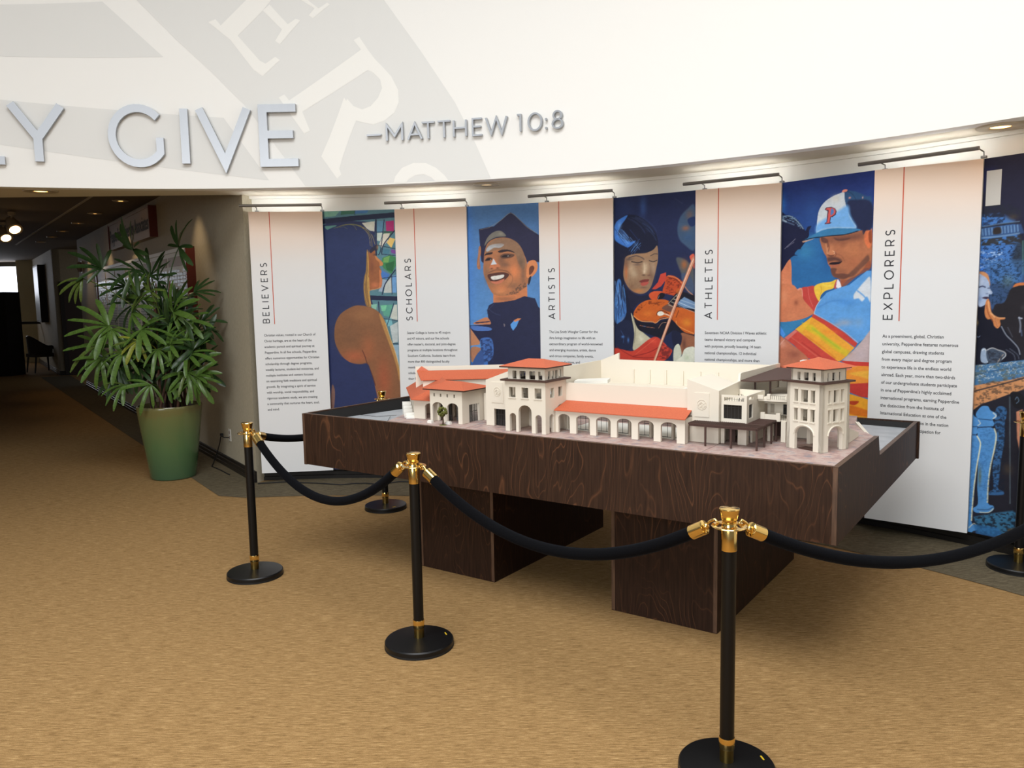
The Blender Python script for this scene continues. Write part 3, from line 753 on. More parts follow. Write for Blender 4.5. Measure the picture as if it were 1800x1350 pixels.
  ('P',(84,88,92),14,1,1.0,[586,540,633,531,703,578,738,622,739,796,693,795,634,662]),
  ('B',(176,104,62),39,54,0.85,[657,587]),
  ('P',(216,96,74),6,1,1.0,[703,523,743,509,744,622,726,579]),
  ('P',(70,84,110),12,1,1.0,[634,662,704,675,739,753,728,839,658,773]),
  ('P',(28,32,54),5,1,1.0,[12,288,31,210,96,163,184,152,284,187,370,265,412,334,425,423,382,465,296,484,183,490,132,556,107,646,132,784,183,865,208,1015,214,1176,182,1269,13,1272]),
  ('P',(66,122,206),8,1,0.95,[18,254,44,199,108,164,146,155,121,193,76,246,57,313,108,350,171,376,221,373,158,421,107,407,43,370,20,334]),
  ('B',(120,170,230),28,45,0.6,[70,235]),
  ('B',(90,150,230),51,34,0.6,[82,326]),
  ('L',(84,140,214),5,4.270300732549617,0.6,[60,253,94,292,121,324]),
  ('L',(120,168,226),5,4.665784527070953,0.6,[26,284,58,320,82,349]),
  ('L',(120,168,226),5,4.785158735835561,0.6,[106,281,134,313,155,339]),
  ('L',(40,60,110),5,6.4013435156288985,0.6,[168,276,208,323,240,361]),
  ('L',(40,60,110),5,4.260154757904766,0.6,[53,269,94,316,126,355]),
  ('L',(84,140,214),5,4.74196666047546,0.6,[116,320,153,363,182,397]),
  ('L',(60,104,176),5,6.521388038253316,0.6,[66,331,113,384,149,427]),
  ('L',(40,60,110),5,6.544132264670904,0.6,[24,260,68,309,101,350]),
  ('L',(30,36,66),5,5.354117181032612,0.6,[101,293,141,338,172,376]),
  ('L',(120,168,226),5,4.138965997010538,0.6,[59,267,105,319,141,362]),
  ('L',(30,36,66),5,6.102636158678902,0.6,[120,286,158,329,187,365]),
  ('L',(84,140,214),5,5.9050573177486285,0.6,[46,300,71,329,90,352]),
  ('L',(60,104,176),5,4.962006709749226,0.6,[91,269,127,309,154,342]),
  ('L',(120,168,226),5,6.124487464775207,0.6,[109,339,135,369,155,393]),
  ('L',(120,168,226),5,4.993200986115204,0.6,[66,298,114,352,150,397]),
  ('L',(120,168,226),5,6.687783337335468,0.6,[51,282,75,310,94,333]),
  ('L',(120,168,226),5,4.96843079378448,0.6,[169,341,219,398,257,444]),
  ('L',(60,104,176),5,6.040131155057128,0.6,[73,261,115,309,147,347]),
  ('L',(40,60,110),5,4.409312879667745,0.6,[35,292,84,348,122,393]),
  ('L',(120,168,226),5,5.089974508690771,0.6,[82,337,114,374,139,404]),
  ('L',(40,60,110),5,5.714367265189488,0.6,[93,286,139,338,175,381]),
  ('L',(120,168,226),5,4.178018571336773,0.6,[91,271,140,327,178,373]),
  ('L',(84,140,214),5,5.819552459736743,0.6,[32,251,74,299,107,339]),
  ('L',(120,168,226),5,4.366819772903258,0.6,[107,309,139,346,164,376]),
  ('L',(84,140,214),5,5.4332858890691265,0.6,[105,326,139,366,166,398]),
  ('L',(30,36,66),5,5.330506322873815,0.6,[61,281,85,308,103,331]),
  ('L',(96,150,214),5,5,0.65,[207,457,232,424,267,393]),
  ('L',(60,96,150),5,5,0.65,[196,425,221,393,256,361]),
  ('L',(96,150,214),5,5,0.65,[177,463,203,431,238,399]),
  ('L',(60,96,150),5,5,0.65,[190,443,215,411,250,379]),
  ('L',(28,32,56),5,5,0.65,[162,495,187,462,223,430]),
  ('L',(28,32,56),5,5,0.65,[167,466,192,434,228,402]),
  ('L',(28,32,56),5,5,0.65,[208,486,233,453,268,421]),
  ('L',(60,96,150),5,5,0.65,[161,452,187,419,222,387]),
  ('L',(96,150,214),5,5,0.65,[174,491,199,458,235,426]),
  ('L',(28,32,56),5,5,0.65,[184,474,209,441,244,409]),
  ('L',(96,150,214),5,5,0.65,[182,455,207,423,242,391]),
  ('L',(60,96,150),5,5,0.65,[208,477,233,445,268,413]),
  ('L',(60,96,150),5,5,0.65,[184,453,209,420,244,389]),
  ('L',(28,32,56),5,5,0.65,[164,498,189,465,224,433]),
  ('L',(34,40,70),5,4,0.5,[226,168,288,199,350,249,386,300]),
  ('L',(34,40,70),5,4,0.5,[151,187,214,219,276,269,313,321]),
  ('L',(34,40,70),5,4,0.5,[252,192,314,223,375,273,411,324]),
  ('L',(34,40,70),5,4,0.5,[222,182,284,212,345,263,382,314]),
  ('L',(46,60,96),5,4,0.5,[190,174,252,206,314,256,351,307]),
  ('L',(34,40,70),5,4,0.5,[163,166,226,198,288,248,325,300]),
  ('L',(58,76,116),5,4,0.5,[255,172,316,203,377,253,414,304]),
  ('L',(46,60,96),5,4,0.5,[255,183,316,214,378,265,414,315]),
  ('L',(34,40,70),5,4,0.5,[156,178,219,209,281,260,318,311]),
  ('L',(34,40,70),5,4,0.5,[240,180,302,211,364,262,400,313]),
  ('L',(34,40,70),5,4,0.5,[195,166,257,198,319,248,355,299]),
  ('L',(58,76,116),5,4,0.5,[216,179,278,210,340,261,376,312]),
  ('L',(58,76,116),5,4,0.5,[218,170,280,201,341,251,378,302]),
  ('L',(46,60,96),5,4,0.5,[145,185,208,216,270,267,307,318]),
  ('L',(46,60,96),5,4,0.5,[175,172,237,203,299,254,336,305]),
  ('L',(58,76,116),5,4,0.5,[146,176,208,207,271,258,308,309]),
  ('L',(70,100,150),8,5,0.45,[284,228,345,270,394,326]),
  ('L',(70,100,150),8,5,0.4,[321,273,382,332,409,378]),
  ('P',(150,118,92),4,1,1.0,[133,499,221,480,308,479,382,454,418,423,426,523,409,611,388,688,358,766,308,810,246,815,170,779,122,715,104,646,115,555]),
  ('B',(206,184,154),42,68,0.75,[311,596]),
  ('L',(120,92,76),10,7,0.6,[348,564,360,609,353,654,331,667]),
  ('L',(214,192,162),12,10,0.6,[298,562,303,607,298,643]),
  ('B',(196,170,140),51,68,0.7,[183,603]),
  ('B',(200,176,150),25,67,0.6,[382,610]),
  ('B',(170,130,96),74,23,0.7,[308,495]),
  ('B',(196,110,66),21,103,0.75,[132,624]),
  ('B',(190,120,70),75,23,0.8,[246,792]),
  ('B',(110,84,72),37,101,0.5,[370,654]),
  ('B',(80,70,70),51,16,0.7,[158,523]),
  ('L',(206,170,130),4,3,0.3,[140,602,149,693,157,762]),
  ('L',(206,170,130),4,3,0.3,[158,602,166,694,175,762]),
  ('L',(206,170,130),4,3,0.3,[176,603,184,694,193,763]),
  ('L',(206,170,130),4,3,0.3,[191,603,199,695,208,763]),
  ('B',(96,74,66),34,68,0.5,[132,556]),
  ('B',(206,186,156),46,46,0.5,[208,649]),
  ('B',(120,86,66),45,34,0.5,[183,751]),
  ('B',(176,150,124),31,67,0.35,[358,576]),
  ('L',(60,54,64),5,7,0.8,[158,511,221,497,271,511,298,529]),
  ('L',(44,38,44),4,8,0.95,[183,544,240,555,281,548]),
  ('B',(90,76,76),50,11,0.6,[234,571]),
  ('L',(50,44,54),4,6,0.8,[358,503,394,488,421,491]),
  ('L',(44,38,44),4,7,0.95,[345,542,382,552,416,542]),
  ('B',(222,200,172),20,23,0.6,[303,632]),
  ('B',(70,48,46),20,7,0.8,[296,661]),
  ('B',(110,72,62),20,9,0.7,[345,665]),
  ('P',(120,58,54),3,1,1.0,[252,713,296,697,345,698,327,721,283,726]),
  ('P',(176,84,74),4,1,1.0,[266,728,321,718,343,723,321,745,283,751]),
  ('B',(100,70,60),44,9,0.6,[296,765]),
  ('P',(30,34,56),6,1,0.0,[107,487,190,479,284,481,394,432,430,368,418,312,284,271,120,328]),
  ('P',(34,36,58),6,1,1.0,[87,646,119,738,170,791,246,832,345,822,382,778,370,868,258,889,182,946,157,865]),
  ('P',(76,128,196),8,1,0.9,[42,713,81,703,87,830,131,922,118,1015,40,1073,17,945]),
  ('L',(36,48,84),5,5.200173894206874,0.7,[41,928,49,978,61,1029]),
  ('L',(28,34,60),5,5.301859753189075,0.7,[30,914,37,981,36,1048]),
  ('L',(84,140,206),5,6.789249178091629,0.7,[101,882,108,919,112,957]),
  ('L',(28,34,60),5,4.529052824677346,0.7,[67,730,75,787,88,844]),
  ('L',(50,84,140),5,4.0146372551585365,0.7,[37,816,44,864,61,913]),
  ('L',(120,170,226),5,6.146759977959016,0.7,[38,852,46,891,44,931]),
  ('L',(28,34,60),5,6.300009791115224,0.7,[68,720,75,765,68,809]),
  ('L',(50,84,140),5,5.632254315453556,0.7,[112,848,120,910,134,972]),
  ('L',(50,84,140),5,5.8389985326854745,0.7,[105,883,113,941,122,999]),
  ('L',(28,34,60),5,5.020131956039102,0.7,[64,735,71,801,88,867]),
  ('L',(50,84,140),5,6.705739899118035,0.7,[63,842,70,904,56,966]),
  ('L',(50,84,140),5,4.23118387317391,0.7,[57,835,65,884,78,933]),
  ('L',(28,34,60),5,4.901740429176783,0.7,[81,911,89,959,81,1008]),
  ('L',(120,170,226),5,6.4217503997585705,0.7,[26,706,33,779,43,853]),
  ('L',(36,48,84),5,6.977551429076007,0.7,[110,740,117,798,122,856]),
  ('L',(84,140,206),5,6.0261895482166,0.7,[30,916,37,991,42,1066]),
  ('L',(28,34,60),5,6.063277983802067,0.7,[91,845,98,914,110,982]),
  ('L',(84,140,206),5,4.691105814553941,0.7,[103,758,111,812,102,866]),
  ('L',(36,48,84),5,6.908538747224762,0.7,[53,847,60,922,59,997]),
  ('L',(28,34,60),5,5.620593401607909,0.7,[52,803,59,862,45,920]),
  ('L',(36,48,84),5,4.46815762321591,0.7,[86,844,94,894,97,943]),
  ('L',(28,34,60),5,4.936710579177457,0.7,[29,927,36,1002,39,1077]),
  ('L',(36,48,84),5,6.333756805947887,0.7,[32,761,39,805,53,849]),
  ('L',(120,170,226),5,6.371327077935616,0.7,[37,757,45,804,30,850]),
  ('L',(28,34,60),5,4.736157100443229,0.7,[85,829,92,902,72,976]),
  ('L',(120,170,226),5,4.1837700503777855,0.7,[92,750,99,823,83,896]),
  ('L',(84,140,206),5,5.965538086331483,0.7,[113,770,121,840,128,911]),
  ('L',(50,84,140),5,4.007794403814669,0.7,[109,906,117,969,110,1033]),
  ('L',(84,140,206),5,5.452575292607994,0.7,[103,739,111,790,123,842]),
  ('L',(28,34,60),5,5.612058639872238,0.7,[30,740,37,811,36,881]),
  ('L',(150,120,90),4,4,0.7,[21,1096,73,1061,105,1015]),
  ('L',(150,180,220),4,4,0.6,[61,737,67,852,93,945]),
  ('P',(34,40,66),6,1,1.0,[14,1108,118,1038,176,1061,207,1153,169,1281,13,1272]),
  ('B',(80,130,200),21,14,0.9,[98,1183]),
  ('B',(80,130,200),13,28,0.8,[150,1211]),
  ('L',(70,110,170),4,4,0.6,[79,1131,105,1177,102,1235]),
  ('P',(190,184,156),5,1,1.0,[176,980,208,1038,258,1118,346,1185,370,1208,271,1267,194,1292,207,1153]),
  ('B',(226,222,200),37,46,0.6,[271,1198]),
  ('L',(120,110,90),5,6,0.6,[195,1015,220,1106,207,1233]),
  ('P',(196,66,52),4,1,1.0,[6,1284,156,1304,220,1291,333,1208,407,1179,469,1217,517,1262,554,1295,505,1364,395,1401,52,1401,6,1367]),
  ('L',(120,30,34),5,6,0.7,[194,1350,346,1311,457,1252]),
  ('L',(120,30,34),5,6,0.6,[194,1355,333,1360,469,1342]),
  ('L',(130,34,36),5,6,0.7,[39,1272,117,1317,188,1350]),
  ('B',(216,84,64),49,23,0.7,[383,1219]),
  ('N',(110,40,40),6,(14,0.5),0.8,[444,1229,553,1272,518,1363,445,1365]),
  ('L',(226,120,90),4,4,0.6,[220,1332,308,1266,407,1193]),
  ('P',(36,42,72),6,0,1.0,[6,1402,755,1378,765,2865,-2,2989]),
  ('P',(190,76,42),4,1,1.0,[497,680,551,671,611,700,652,745,611,805,588,837,516,825,468,802,486,736]),
  ('N',(110,40,30),6,(10,0.56),0.7,[503,681,634,717,587,826,492,825]),
  ('L',(226,150,100),3,5,0.9,[515,672,587,692,646,745,693,801,740,840]),
  ('L',(50,26,28),3,4,0.8,[515,685,587,707,634,755,693,823]),
  ('P',(196,70,56),3,0,1.0,[449,657,497,645,498,703,455,757,407,781,370,780,425,723]),
  ('P',(206,86,50),4,1,1.0,[343,828,382,800,468,802,480,836,431,869,370,868]),
  ('P',(28,24,34),3,1,1.0,[425,840,450,813,486,819,480,847,444,869,422,874]),
  ('L',(190,190,190),2,3,0.8,[419,874,437,835]),
  ('P',(198,96,40),4,1,1.0,[201,980,246,912,321,873,395,868,492,869,564,903,659,937,752,982,753,1146,683,1147,612,1104,589,1070,553,1037,504,1015,444,1026,407,1060,370,1049,271,1043,220,1032]),
  ('N',(110,48,26),6,(9,0.52),0.7,[201,992,258,912,345,879,492,892,419,925,321,901,246,969]),
  ('B',(216,120,50),74,34,0.7,[333,981]),
  ('B',(220,140,50),58,44,0.8,[683,1059]),
  ('B',(150,66,34),60,33,0.5,[528,948]),
  ('P',(60,66,80),6,1,0.6,[462,936,528,903,588,926,552,970,492,959]),
  ('L',(238,160,90),3,6,0.95,[201,1003,271,1047,370,1053,407,1062,450,1032,517,1020]),
  ('L',(238,160,90),3,6,0.9,[588,1048,600,1081,660,1114,742,1147]),
  ('L',(30,20,26),3,8,0.9,[208,1020,271,1060,401,1076,456,1043]),
  ('P',(26,26,40),4,1,1.0,[208,1032,271,1055,383,1066,420,1082,468,1043,541,1031,589,1070,660,1136,742,1158,730,1180,636,1148,565,1126,493,1172,432,1184,321,1151,245,1118]),
  ('L',(206,150,120),3,4,0.8,[432,1105,462,1065,499,1059]),
  ('L',(190,120,90),3,4,0.8,[258,1083,308,1094,395,1105]),
  ('B',(80,110,160),17,7,0.8,[302,1092]),
  ('P',(28,28,40),4,0,1.0,[516,892,611,794,751,840,752,971,635,937,564,926]),
  ('P',(110,140,176),4,0,1.0,[588,904,658,849,752,894,752,949,659,937]),
  ('L',(206,220,230),3,4,0.9,[611,893,752,949]),
  ('L',(190,206,220),3,4,0.8,[623,871,752,916]),
  ('L',(220,226,230),3,3,0.7,[588,915,752,976]),
  ('L',(196,190,170),2,5,0.9,[523,912,555,926]),
  ('L',(196,190,170),2,5,0.9,[545,888,576,901]),
  ('L',(196,190,170),2,5,0.9,[566,864,597,877]),
  ('L',(196,190,170),2,5,0.9,[588,840,618,853]),
  ('L',(196,190,170),2,4,0.8,[516,903,599,826]),
  ('P',(236,230,214),3,1,1.0,[417,981,450,964,480,981,468,998,434,1003]),
  ('L',(40,20,24),3,5,0.95,[413,998,425,970,468,961,522,987]),
  ('L',(230,222,206),3,8,0.8,[444,981,504,992,534,1006]),
  ('L',(60,30,26),3,5,0.8,[612,959,588,1015]),
  ('P',(200,104,44),3,1,0.7,[587,793,611,777,621,816,593,821]),
  ('P',(150,96,70),6,1,1.0,[625,1154,707,1158,754,1180,754,1268,696,1258,661,1303,625,1315]),
  ('B',(80,50,46),24,67,0.6,[660,1236]),
  ('P',(30,34,58),6,1,1.0,[553,1126,636,1159,625,1248,565,1249]),
  ('P',(206,210,190),4,1,1.0,[571,1272,613,1237,637,1326,590,1384,566,1384]),
  ('P',(222,224,206),4,1,1.0,[661,1281,707,1258,754,1268,755,1378,590,1384,637,1337]),
  ('B',(180,196,160),35,34,0.5,[685,1347]),
  ('P',(206,140,110),3,0,1.0,[726,535,742,520,742,579,588,926,401,1390,380,1390,552,948]),
  ('L',(240,206,180),3,6,0.95,[735,546,576,915,393,1388]),
  ('L',(90,44,40),3,4,0.8,[742,579,588,937,405,1387]),
 ],
 [
  ('G',(40,56,120),0,0,1,[40,130,190]),
  ('P',(48,108,164),30,0,0.9,[2,380,343,404,457,759,101,808,0,710]),
  ('B',(36,52,112),275,108,0.8,[554,61]),
  ('B',(60,140,220),57,116,0.75,[-2,162]),
  ('B',(70,150,190),93,86,0.5,[215,523]),
  ('B',(30,70,130),60,210,0.55,[391,512]),
  ('B',(50,90,150),92,141,0.4,[262,222]),
  ('P',(30,34,62),4,1,1.0,[-9,255,48,244,97,257,146,290,187,343,211,374,226,346,253,345,239,376,239,411,213,452,175,500,183,507,151,509,124,540,148,552,116,554,80,581,40,638,9,711,-8,710]),
  ('L',(150,180,200),4,7,0.8,[20,256,65,251,106,269,155,312,191,358]),
  ('L',(20,24,44),4,6,0.9,[33,266,90,271,139,311]),
  ('L',(96,120,150),6,8,0.8,[17,287,66,302,115,323]),
  ('L',(180,200,215),5,10,0.8,[16,276,49,293]),
  ('L',(120,120,140),3,5,0.9,[41,496,70,472,102,449,127,428]),
  ('L',(120,120,140),3,5,0.7,[62,486,90,466,118,453]),
  ('L',(30,34,62),3,10,1.0,[219,371,234,354,251,345]),
  ('N',(110,140,170),6,(7,0.58),0.9,[16,243,113,259,179,328,171,356,90,293,16,276]),
  ('P',(216,132,96),4,1,1.0,[-4,718,32,645,84,578,99,619,103,684,108,765,150,802,182,810,193,933,-12,948]),
  ('B',(230,160,124),50,89,0.6,[27,807]),
  ('B',(180,100,70),25,43,0.4,[73,640]),
  ('P',(176,110,78),4,1,1.0,[329,431,389,414,492,415,621,404,655,393,711,390,718,638,671,669,616,715,545,747,495,795,486,739,434,713,414,653,394,624,381,574,362,545,338,488]),
  ('B',(196,124,84),84,75,0.7,[604,544]),
  ('B',(206,136,96),29,42,0.7,[414,513]),
  ('B',(120,78,64),120,23,0.75,[565,447]),
  ('P',(226,120,76),10,1,0.85,[663,400,711,390,714,504,691,529,661,474]),
  ('P',(150,76,50),6,1,1.0,[691,422,711,410,714,490,696,483]),
  ('P',(70,50,56),6,1,0.9,[336,432,367,437,390,456,379,473,345,464]),
  ('P',(78,54,56),6,1,0.9,[434,438,478,448,558,447,544,459,486,466,449,457]),
  ('B',(110,74,64),52,10,0.7,[463,440]),
  ('L',(110,66,54),8,8,0.6,[382,463,391,512,388,547]),
  ('P',(196,126,90),6,1,1.0,[391,505,429,528,448,550,422,562,392,557,381,546]),
  ('L',(236,196,160),3,4,0.9,[429,534,446,544,438,554]),
  ('B',(70,44,46),22,5,0.9,[415,568]),
  ('P',(84,56,54),16,1,0.85,[387,582,423,575,467,583,497,602,490,618,453,604,416,608,394,610]),
  ('P',(40,30,38),4,1,1.0,[402,628,424,615,483,614,501,611,483,628,439,633]),
  ('P',(176,100,80),5,1,1.0,[409,635,454,635,483,631,454,647,425,648]),
  ('P',(96,62,56),10,1,0.85,[417,660,462,662,456,696,514,698,566,713,530,737,486,735,434,713]),
  ('P',(104,70,60),12,1,0.8,[544,713,593,667,641,621,689,576,700,617,643,668,587,721]),
  ('B',(176,104,74),63,54,0.5,[592,619]),
  ('P',(150,80,56),8,1,0.8,[494,746,559,741,643,689,700,617,713,671,616,722,517,795]),
  ('P',(44,46,72),4,1,1.0,[645,399,676,388,663,420,653,433]),
  ('B',(130,80,62),43,28,0.4,[509,491]),
  ('B',(206,134,92),43,42,0.4,[539,520]),
  ('L',(120,74,60),10,5,0.5,[459,557,496,573,519,609]),
  ('B',(150,92,70),28,81,0.35,[638,499]),
  ('B',(120,76,62),59,27,0.4,[499,684]),
  ('L',(90,56,52),4,7,0.8,[344,439,359,449,387,457]),
  ('L',(70,46,50),5,7,0.8,[449,452,493,460,551,454]),
  ('B',(206,150,112),12,14,0.5,[392,540]),
  ('P',(120,76,62),40,1,0.55,[336,432,448,424,621,406,663,420,636,459,508,478,390,484,345,467]),
  ('L',(96,58,50),10,6,0.7,[387,466,400,506,392,540]),
  ('L',(222,166,126),12,8,0.6,[375,483,382,518,389,547]),
  ('B',(206,140,100),16,13,0.6,[422,538]),
  ('L',(90,54,48),6,6,0.8,[392,560,415,569,437,565]),
  ('L',(110,66,56),6,5,0.7,[446,543,456,559,449,571]),
  ('P',(46,80,120),4,1,1.0,[520,114,577,126,627,146,669,171,705,191,711,390,669,394,620,397,576,333,539,269,511,191,502,126]),
  ('P',(36,40,70),14,1,0.9,[529,200,593,186,705,217,711,390,620,393,576,329]),
  ('P',(200,208,214),3,1,1.0,[504,126,511,185,539,269,573,332,600,378,534,378,417,369,342,376,297,390,299,338,312,241,352,182,411,147,470,129]),
  ('P',(110,168,226),26,1,0.95,[299,338,356,301,429,272,530,220,554,297,600,378,535,380,417,371,342,378,295,391]),
  ('B',(216,208,196),51,41,0.6,[441,164]),
  ('L',(30,50,80),3,4,0.8,[520,116,564,143,593,186,602,207]),
  ('P',(226,140,120),3,1,1.0,[487,118,498,107,525,108,524,120,498,125]),
  ('B',(222,150,140),12,10,1,[546,168]),
  ('B',(222,170,160),6,12,1,[641,176]),
  ('P',(60,124,170),4,1,1.0,[189,443,236,425,289,400,357,377,447,372,535,381,627,394,607,409,521,420,419,422,298,429,221,445]),
  ('L',(24,40,60),3,7,0.95,[185,444,267,431,389,425,521,422,614,404]),
  ('L',(150,190,220),3,5,0.8,[297,394,357,375,432,369,520,376,599,383]),
  ('P',(206,160,130),4,1,1.0,[186,449,229,444,283,435,244,447,197,458]),
  ('P',(58,34,60),3,0,1.0,[358,231,372,218,413,219,439,232,451,254,444,277,419,292,408,291,403,325,414,332,401,338,360,336,364,328,375,323,381,247]),
  ('P',(206,90,84),3,0,1.0,[364,231,378,222,412,224,434,234,444,253,437,273,416,285,403,287,397,326,405,331,368,332,380,323,388,240]),
  ('P',(80,120,180),3,1,1.0,[408,233,423,236,430,252,423,268,406,276]),
  ('L',(70,40,60),2,4,0.8,[388,240,380,323]),
  ('P',(196,72,66),4,1,1.0,[186,799,239,787,291,784,297,827,332,897,291,971,252,940,203,879]),
  ('L',(226,130,120),4,4,0.7,[239,791,250,861,281,932]),
  ('P',(236,196,72),4,1,1.0,[291,788,342,763,416,756,465,741,444,800,381,820,345,854,332,897,299,845]),
  ('L',(206,140,40),6,6,0.6,[343,785,348,819,335,862]),
  ('L',(240,220,100),8,8,0.7,[361,777,407,786,435,778]),
  ('P',(196,90,90),3,1,1.0,[444,795,461,745,477,741,463,804]),
  ('P',(236,226,230),3,1,1.0,[462,796,470,741,488,758,500,798]),
  ('L',(110,50,60),3,4,0.6,[450,802,462,775]),
  ('P',(226,150,130),5,1,1.0,[153,807,191,799,198,870,159,860]),
  ('P',(210,128,92),4,1,1.0,[-8,786,112,771,158,812,187,808,203,879,291,971,282,993,197,1029,79,1050,-2,1045]),
  ('B',(150,84,64),25,30,0.8,[145,905]),
  ('B',(230,160,120),40,72,0.5,[45,859]),
  ('B',(220,140,100),78,27,0.5,[98,1003]),
  ('P',(60,130,180),3,0,1.0,[-2,1054,89,1050,197,1031,254,1015,139,1101,51,1171,-1,1131]),
  ('P',(80,150,230),5,0,1.0,[-2,1058,61,1148,41,1171,-1,1131]),
  ('P',(98,160,222),3,0,1.0,[292,989,309,932,345,880,390,833,472,804,560,781,645,717,687,685,720,686,733,1098,676,1166,635,1197,534,1119,424,1053]),
  ('P',(214,220,226),9,1,1.0,[597,849,622,816,672,759,713,735,719,900,692,866,659,899,632,878,598,882]),
  ('L',(98,160,222),6,10,0.9,[622,824,666,858,702,900]),
  ('B',(176,170,176),79,34,0.6,[532,1051]),
  ('B',(190,160,150),36,17,0.5,[479,1069]),
  ('B',(150,176,206),51,50,0.4,[638,1050]),
  ('B',(70,136,210),105,34,0.5,[546,907]),
  ('L',(70,130,200),12,12,0.5,[328,941,420,898,528,890]),
  ('L',(216,220,226),3,5,0.8,[293,989,311,932,347,880]),
  ('P',(200,70,60),3,0,1.0,[287,989,424,1057,534,1123,633,1197,617,1227,499,1154,378,1071,273,1015]),
  ('L',(226,200,200),3,4,0.8,[296,989,424,1053,534,1117,637,1193]),
  ('P',(238,166,60),3,0,1.0,[273,1012,378,1069,499,1154,612,1229,539,1307,504,1335,468,1328,354,1246,229,1162,144,1106]),
  ('P',(214,190,50),16,0,0.85,[197,1056,284,1072,399,1157,537,1239,582,1254,557,1298,447,1242,334,1159,218,1100]),
  ('P',(240,190,60),8,0,0.8,[144,1106,217,1055,273,1019,255,1064,199,1127]),
  ('B',(236,140,50),82,21,0.6,[416,1122]),
  ('L',(222,120,44),10,12,0.6,[229,1153,354,1228,467,1311]),
  ('L',(150,190,60),14,14,0.6,[285,1098,399,1174,501,1240]),
  ('P',(206,76,66),3,0,1.0,[145,1108,229,1162,354,1246,486,1331,504,1343,376,1350,242,1321,132,1227,51,1177]),
  ('L',(226,130,110),6,6,0.6,[91,1156,240,1250,376,1337]),
  ('L',(170,50,50),6,8,0.6,[201,1207,318,1282,394,1336]),
  ('P',(220,130,120),6,0,0.8,[51,1174,140,1110,160,1123,82,1188]),
  ('P',(196,120,92),5,1,1.0,[-5,1172,51,1180,132,1232,252,1321,244,1384,-6,1397]),
  ('B',(230,170,150),40,37,0.6,[37,1221]),
  ('B',(150,86,70),78,45,0.7,[134,1299]),
  ('L',(240,200,190),5,6,0.6,[12,1231,51,1189]),
  ('P',(196,176,176),8,0,1.0,[522,1325,608,1244,676,1166,725,1098,732,1340,629,1337,540,1329]),
  ('B',(206,190,196),51,51,0.5,[662,1276]),
  ('B',(180,130,110),26,26,0.4,[583,1271]),
  ('P',(206,66,58),3,0,1.0,[504,1326,611,1329,740,1327,741,1360,577,1365]),
  ('P',(240,150,60),3,0,1.0,[505,1361,741,1356,745,1482,580,1502,509,1507]),
  ('P',(242,186,70),10,1,0.8,[578,1416,742,1389,744,1448,666,1436]),
  ('P',(200,64,58),4,0,1.0,[545,1496,650,1484,745,1473,748,1582,671,1581,582,1554,547,1574]),
  ('P',(244,170,50),4,0,1.0,[546,1556,636,1575,749,1599,762,2040,561,2070]),
  ('P',(190,70,40),6,1,1.0,[548,1626,654,1612,620,1645]),
  ('P',(222,120,40),8,1,1.0,[585,1648,751,1683,752,1717,586,1709]),
  ('P',(150,86,66),10,0,1.0,[-16,1398,263,1374,505,1378,560,2693,-9,2825]),
  ('P',(200,90,50),8,0,1.0,[516,1768,762,1742,790,2640,542,2697]),
 ],
 [
  ('G',(40,40,62),0,0,1,[36,40,60]),
  ('P',(40,44,84),30,0,0.8,[-12,56,86,59,93,216,-5,205]),
  ('P',(70,120,190),24,0,1.0,[-25,353,129,356,210,405,245,522,277,586,267,793,-28,786]),
  ('B',(60,120,220),41,108,0.7,[26,679]),
  ('N',(40,44,58),6,(14,0.42),0.9,[14,292,166,303,246,337,248,388,17,367]),
  ('B',(84,72,60),44,26,0.6,[200,384]),
  ('N',(34,44,70),6,(12,0.58),0.8,[17,351,154,364,157,432,20,421]),
  ('L',(40,44,60),5,14,0.9,[15,434,132,425,250,419]),
  ('L',(110,140,170),5,6,0.7,[17,429,132,418,240,413]),
  ('P',(56,84,130),8,0,0.9,[15,442,250,429,272,488,18,496]),
  ('L',(110,150,196),5,9,0.85,[21,445,26,483]),
  ('L',(110,150,196),5,9,0.85,[40,444,45,482]),
  ('L',(110,150,196),5,9,0.85,[60,443,65,481]),
  ('L',(110,150,196),5,9,0.85,[79,442,84,480]),
  ('L',(110,150,196),5,9,0.0,[99,441,103,479]),
  ('L',(110,150,196),5,9,0.0,[118,440,122,478]),
  ('L',(110,150,196),5,9,0.85,[137,440,142,477]),
  ('L',(110,150,196),5,9,0.85,[156,439,160,476]),
  ('L',(110,150,196),5,9,0.85,[175,438,179,475]),
  ('L',(110,150,196),5,9,0.85,[193,437,198,474]),
  ('L',(110,150,196),5,9,0.85,[212,436,216,473]),
  ('L',(110,150,196),5,9,0.85,[230,435,235,472]),
  ('P',(50,44,44),10,1,1.0,[93,443,128,440,135,477,89,479]),
  ('L',(120,150,180),5,8,0.8,[18,498,135,496,243,486]),
  ('N',(50,48,48),6,(14,0.4),0.9,[18,509,254,497,266,554,20,549]),
  ('B',(90,150,210),25,4,0.7,[127,530]),
  ('N',(26,40,70),6,(9,0.6),0.8,[4,548,256,554,267,793,4,787]),
  ('N',(170,200,240),6,(7,0.66),0.9,[11,581,150,589,155,700,11,695]),
  ('P',(44,50,58),30,0,0.8,[227,541,284,535,294,742,244,714,203,660]),
  ('L',(90,140,130),4,6,0.7,[266,534,276,741]),
  ('P',(72,118,176),20,0,0.55,[4,638,281,652,299,812,196,903,109,961,86,949,71,742]),
  ('N',(30,48,70),6,(8,0.6),0.75,[79,666,281,663,255,788,163,914,97,926]),
  ('B',(100,120,110),49,53,0.5,[190,780]),
  ('P',(40,38,44),6,1,1.0,[109,961,174,914,204,839,230,816,277,800,341,807,364,1304,137,1318]),
  ('P',(206,120,70),5,1,1.0,[222,819,234,799,266,791,309,794,299,806,256,810]),
  ('B',(70,66,70),16,23,0.6,[284,949]),
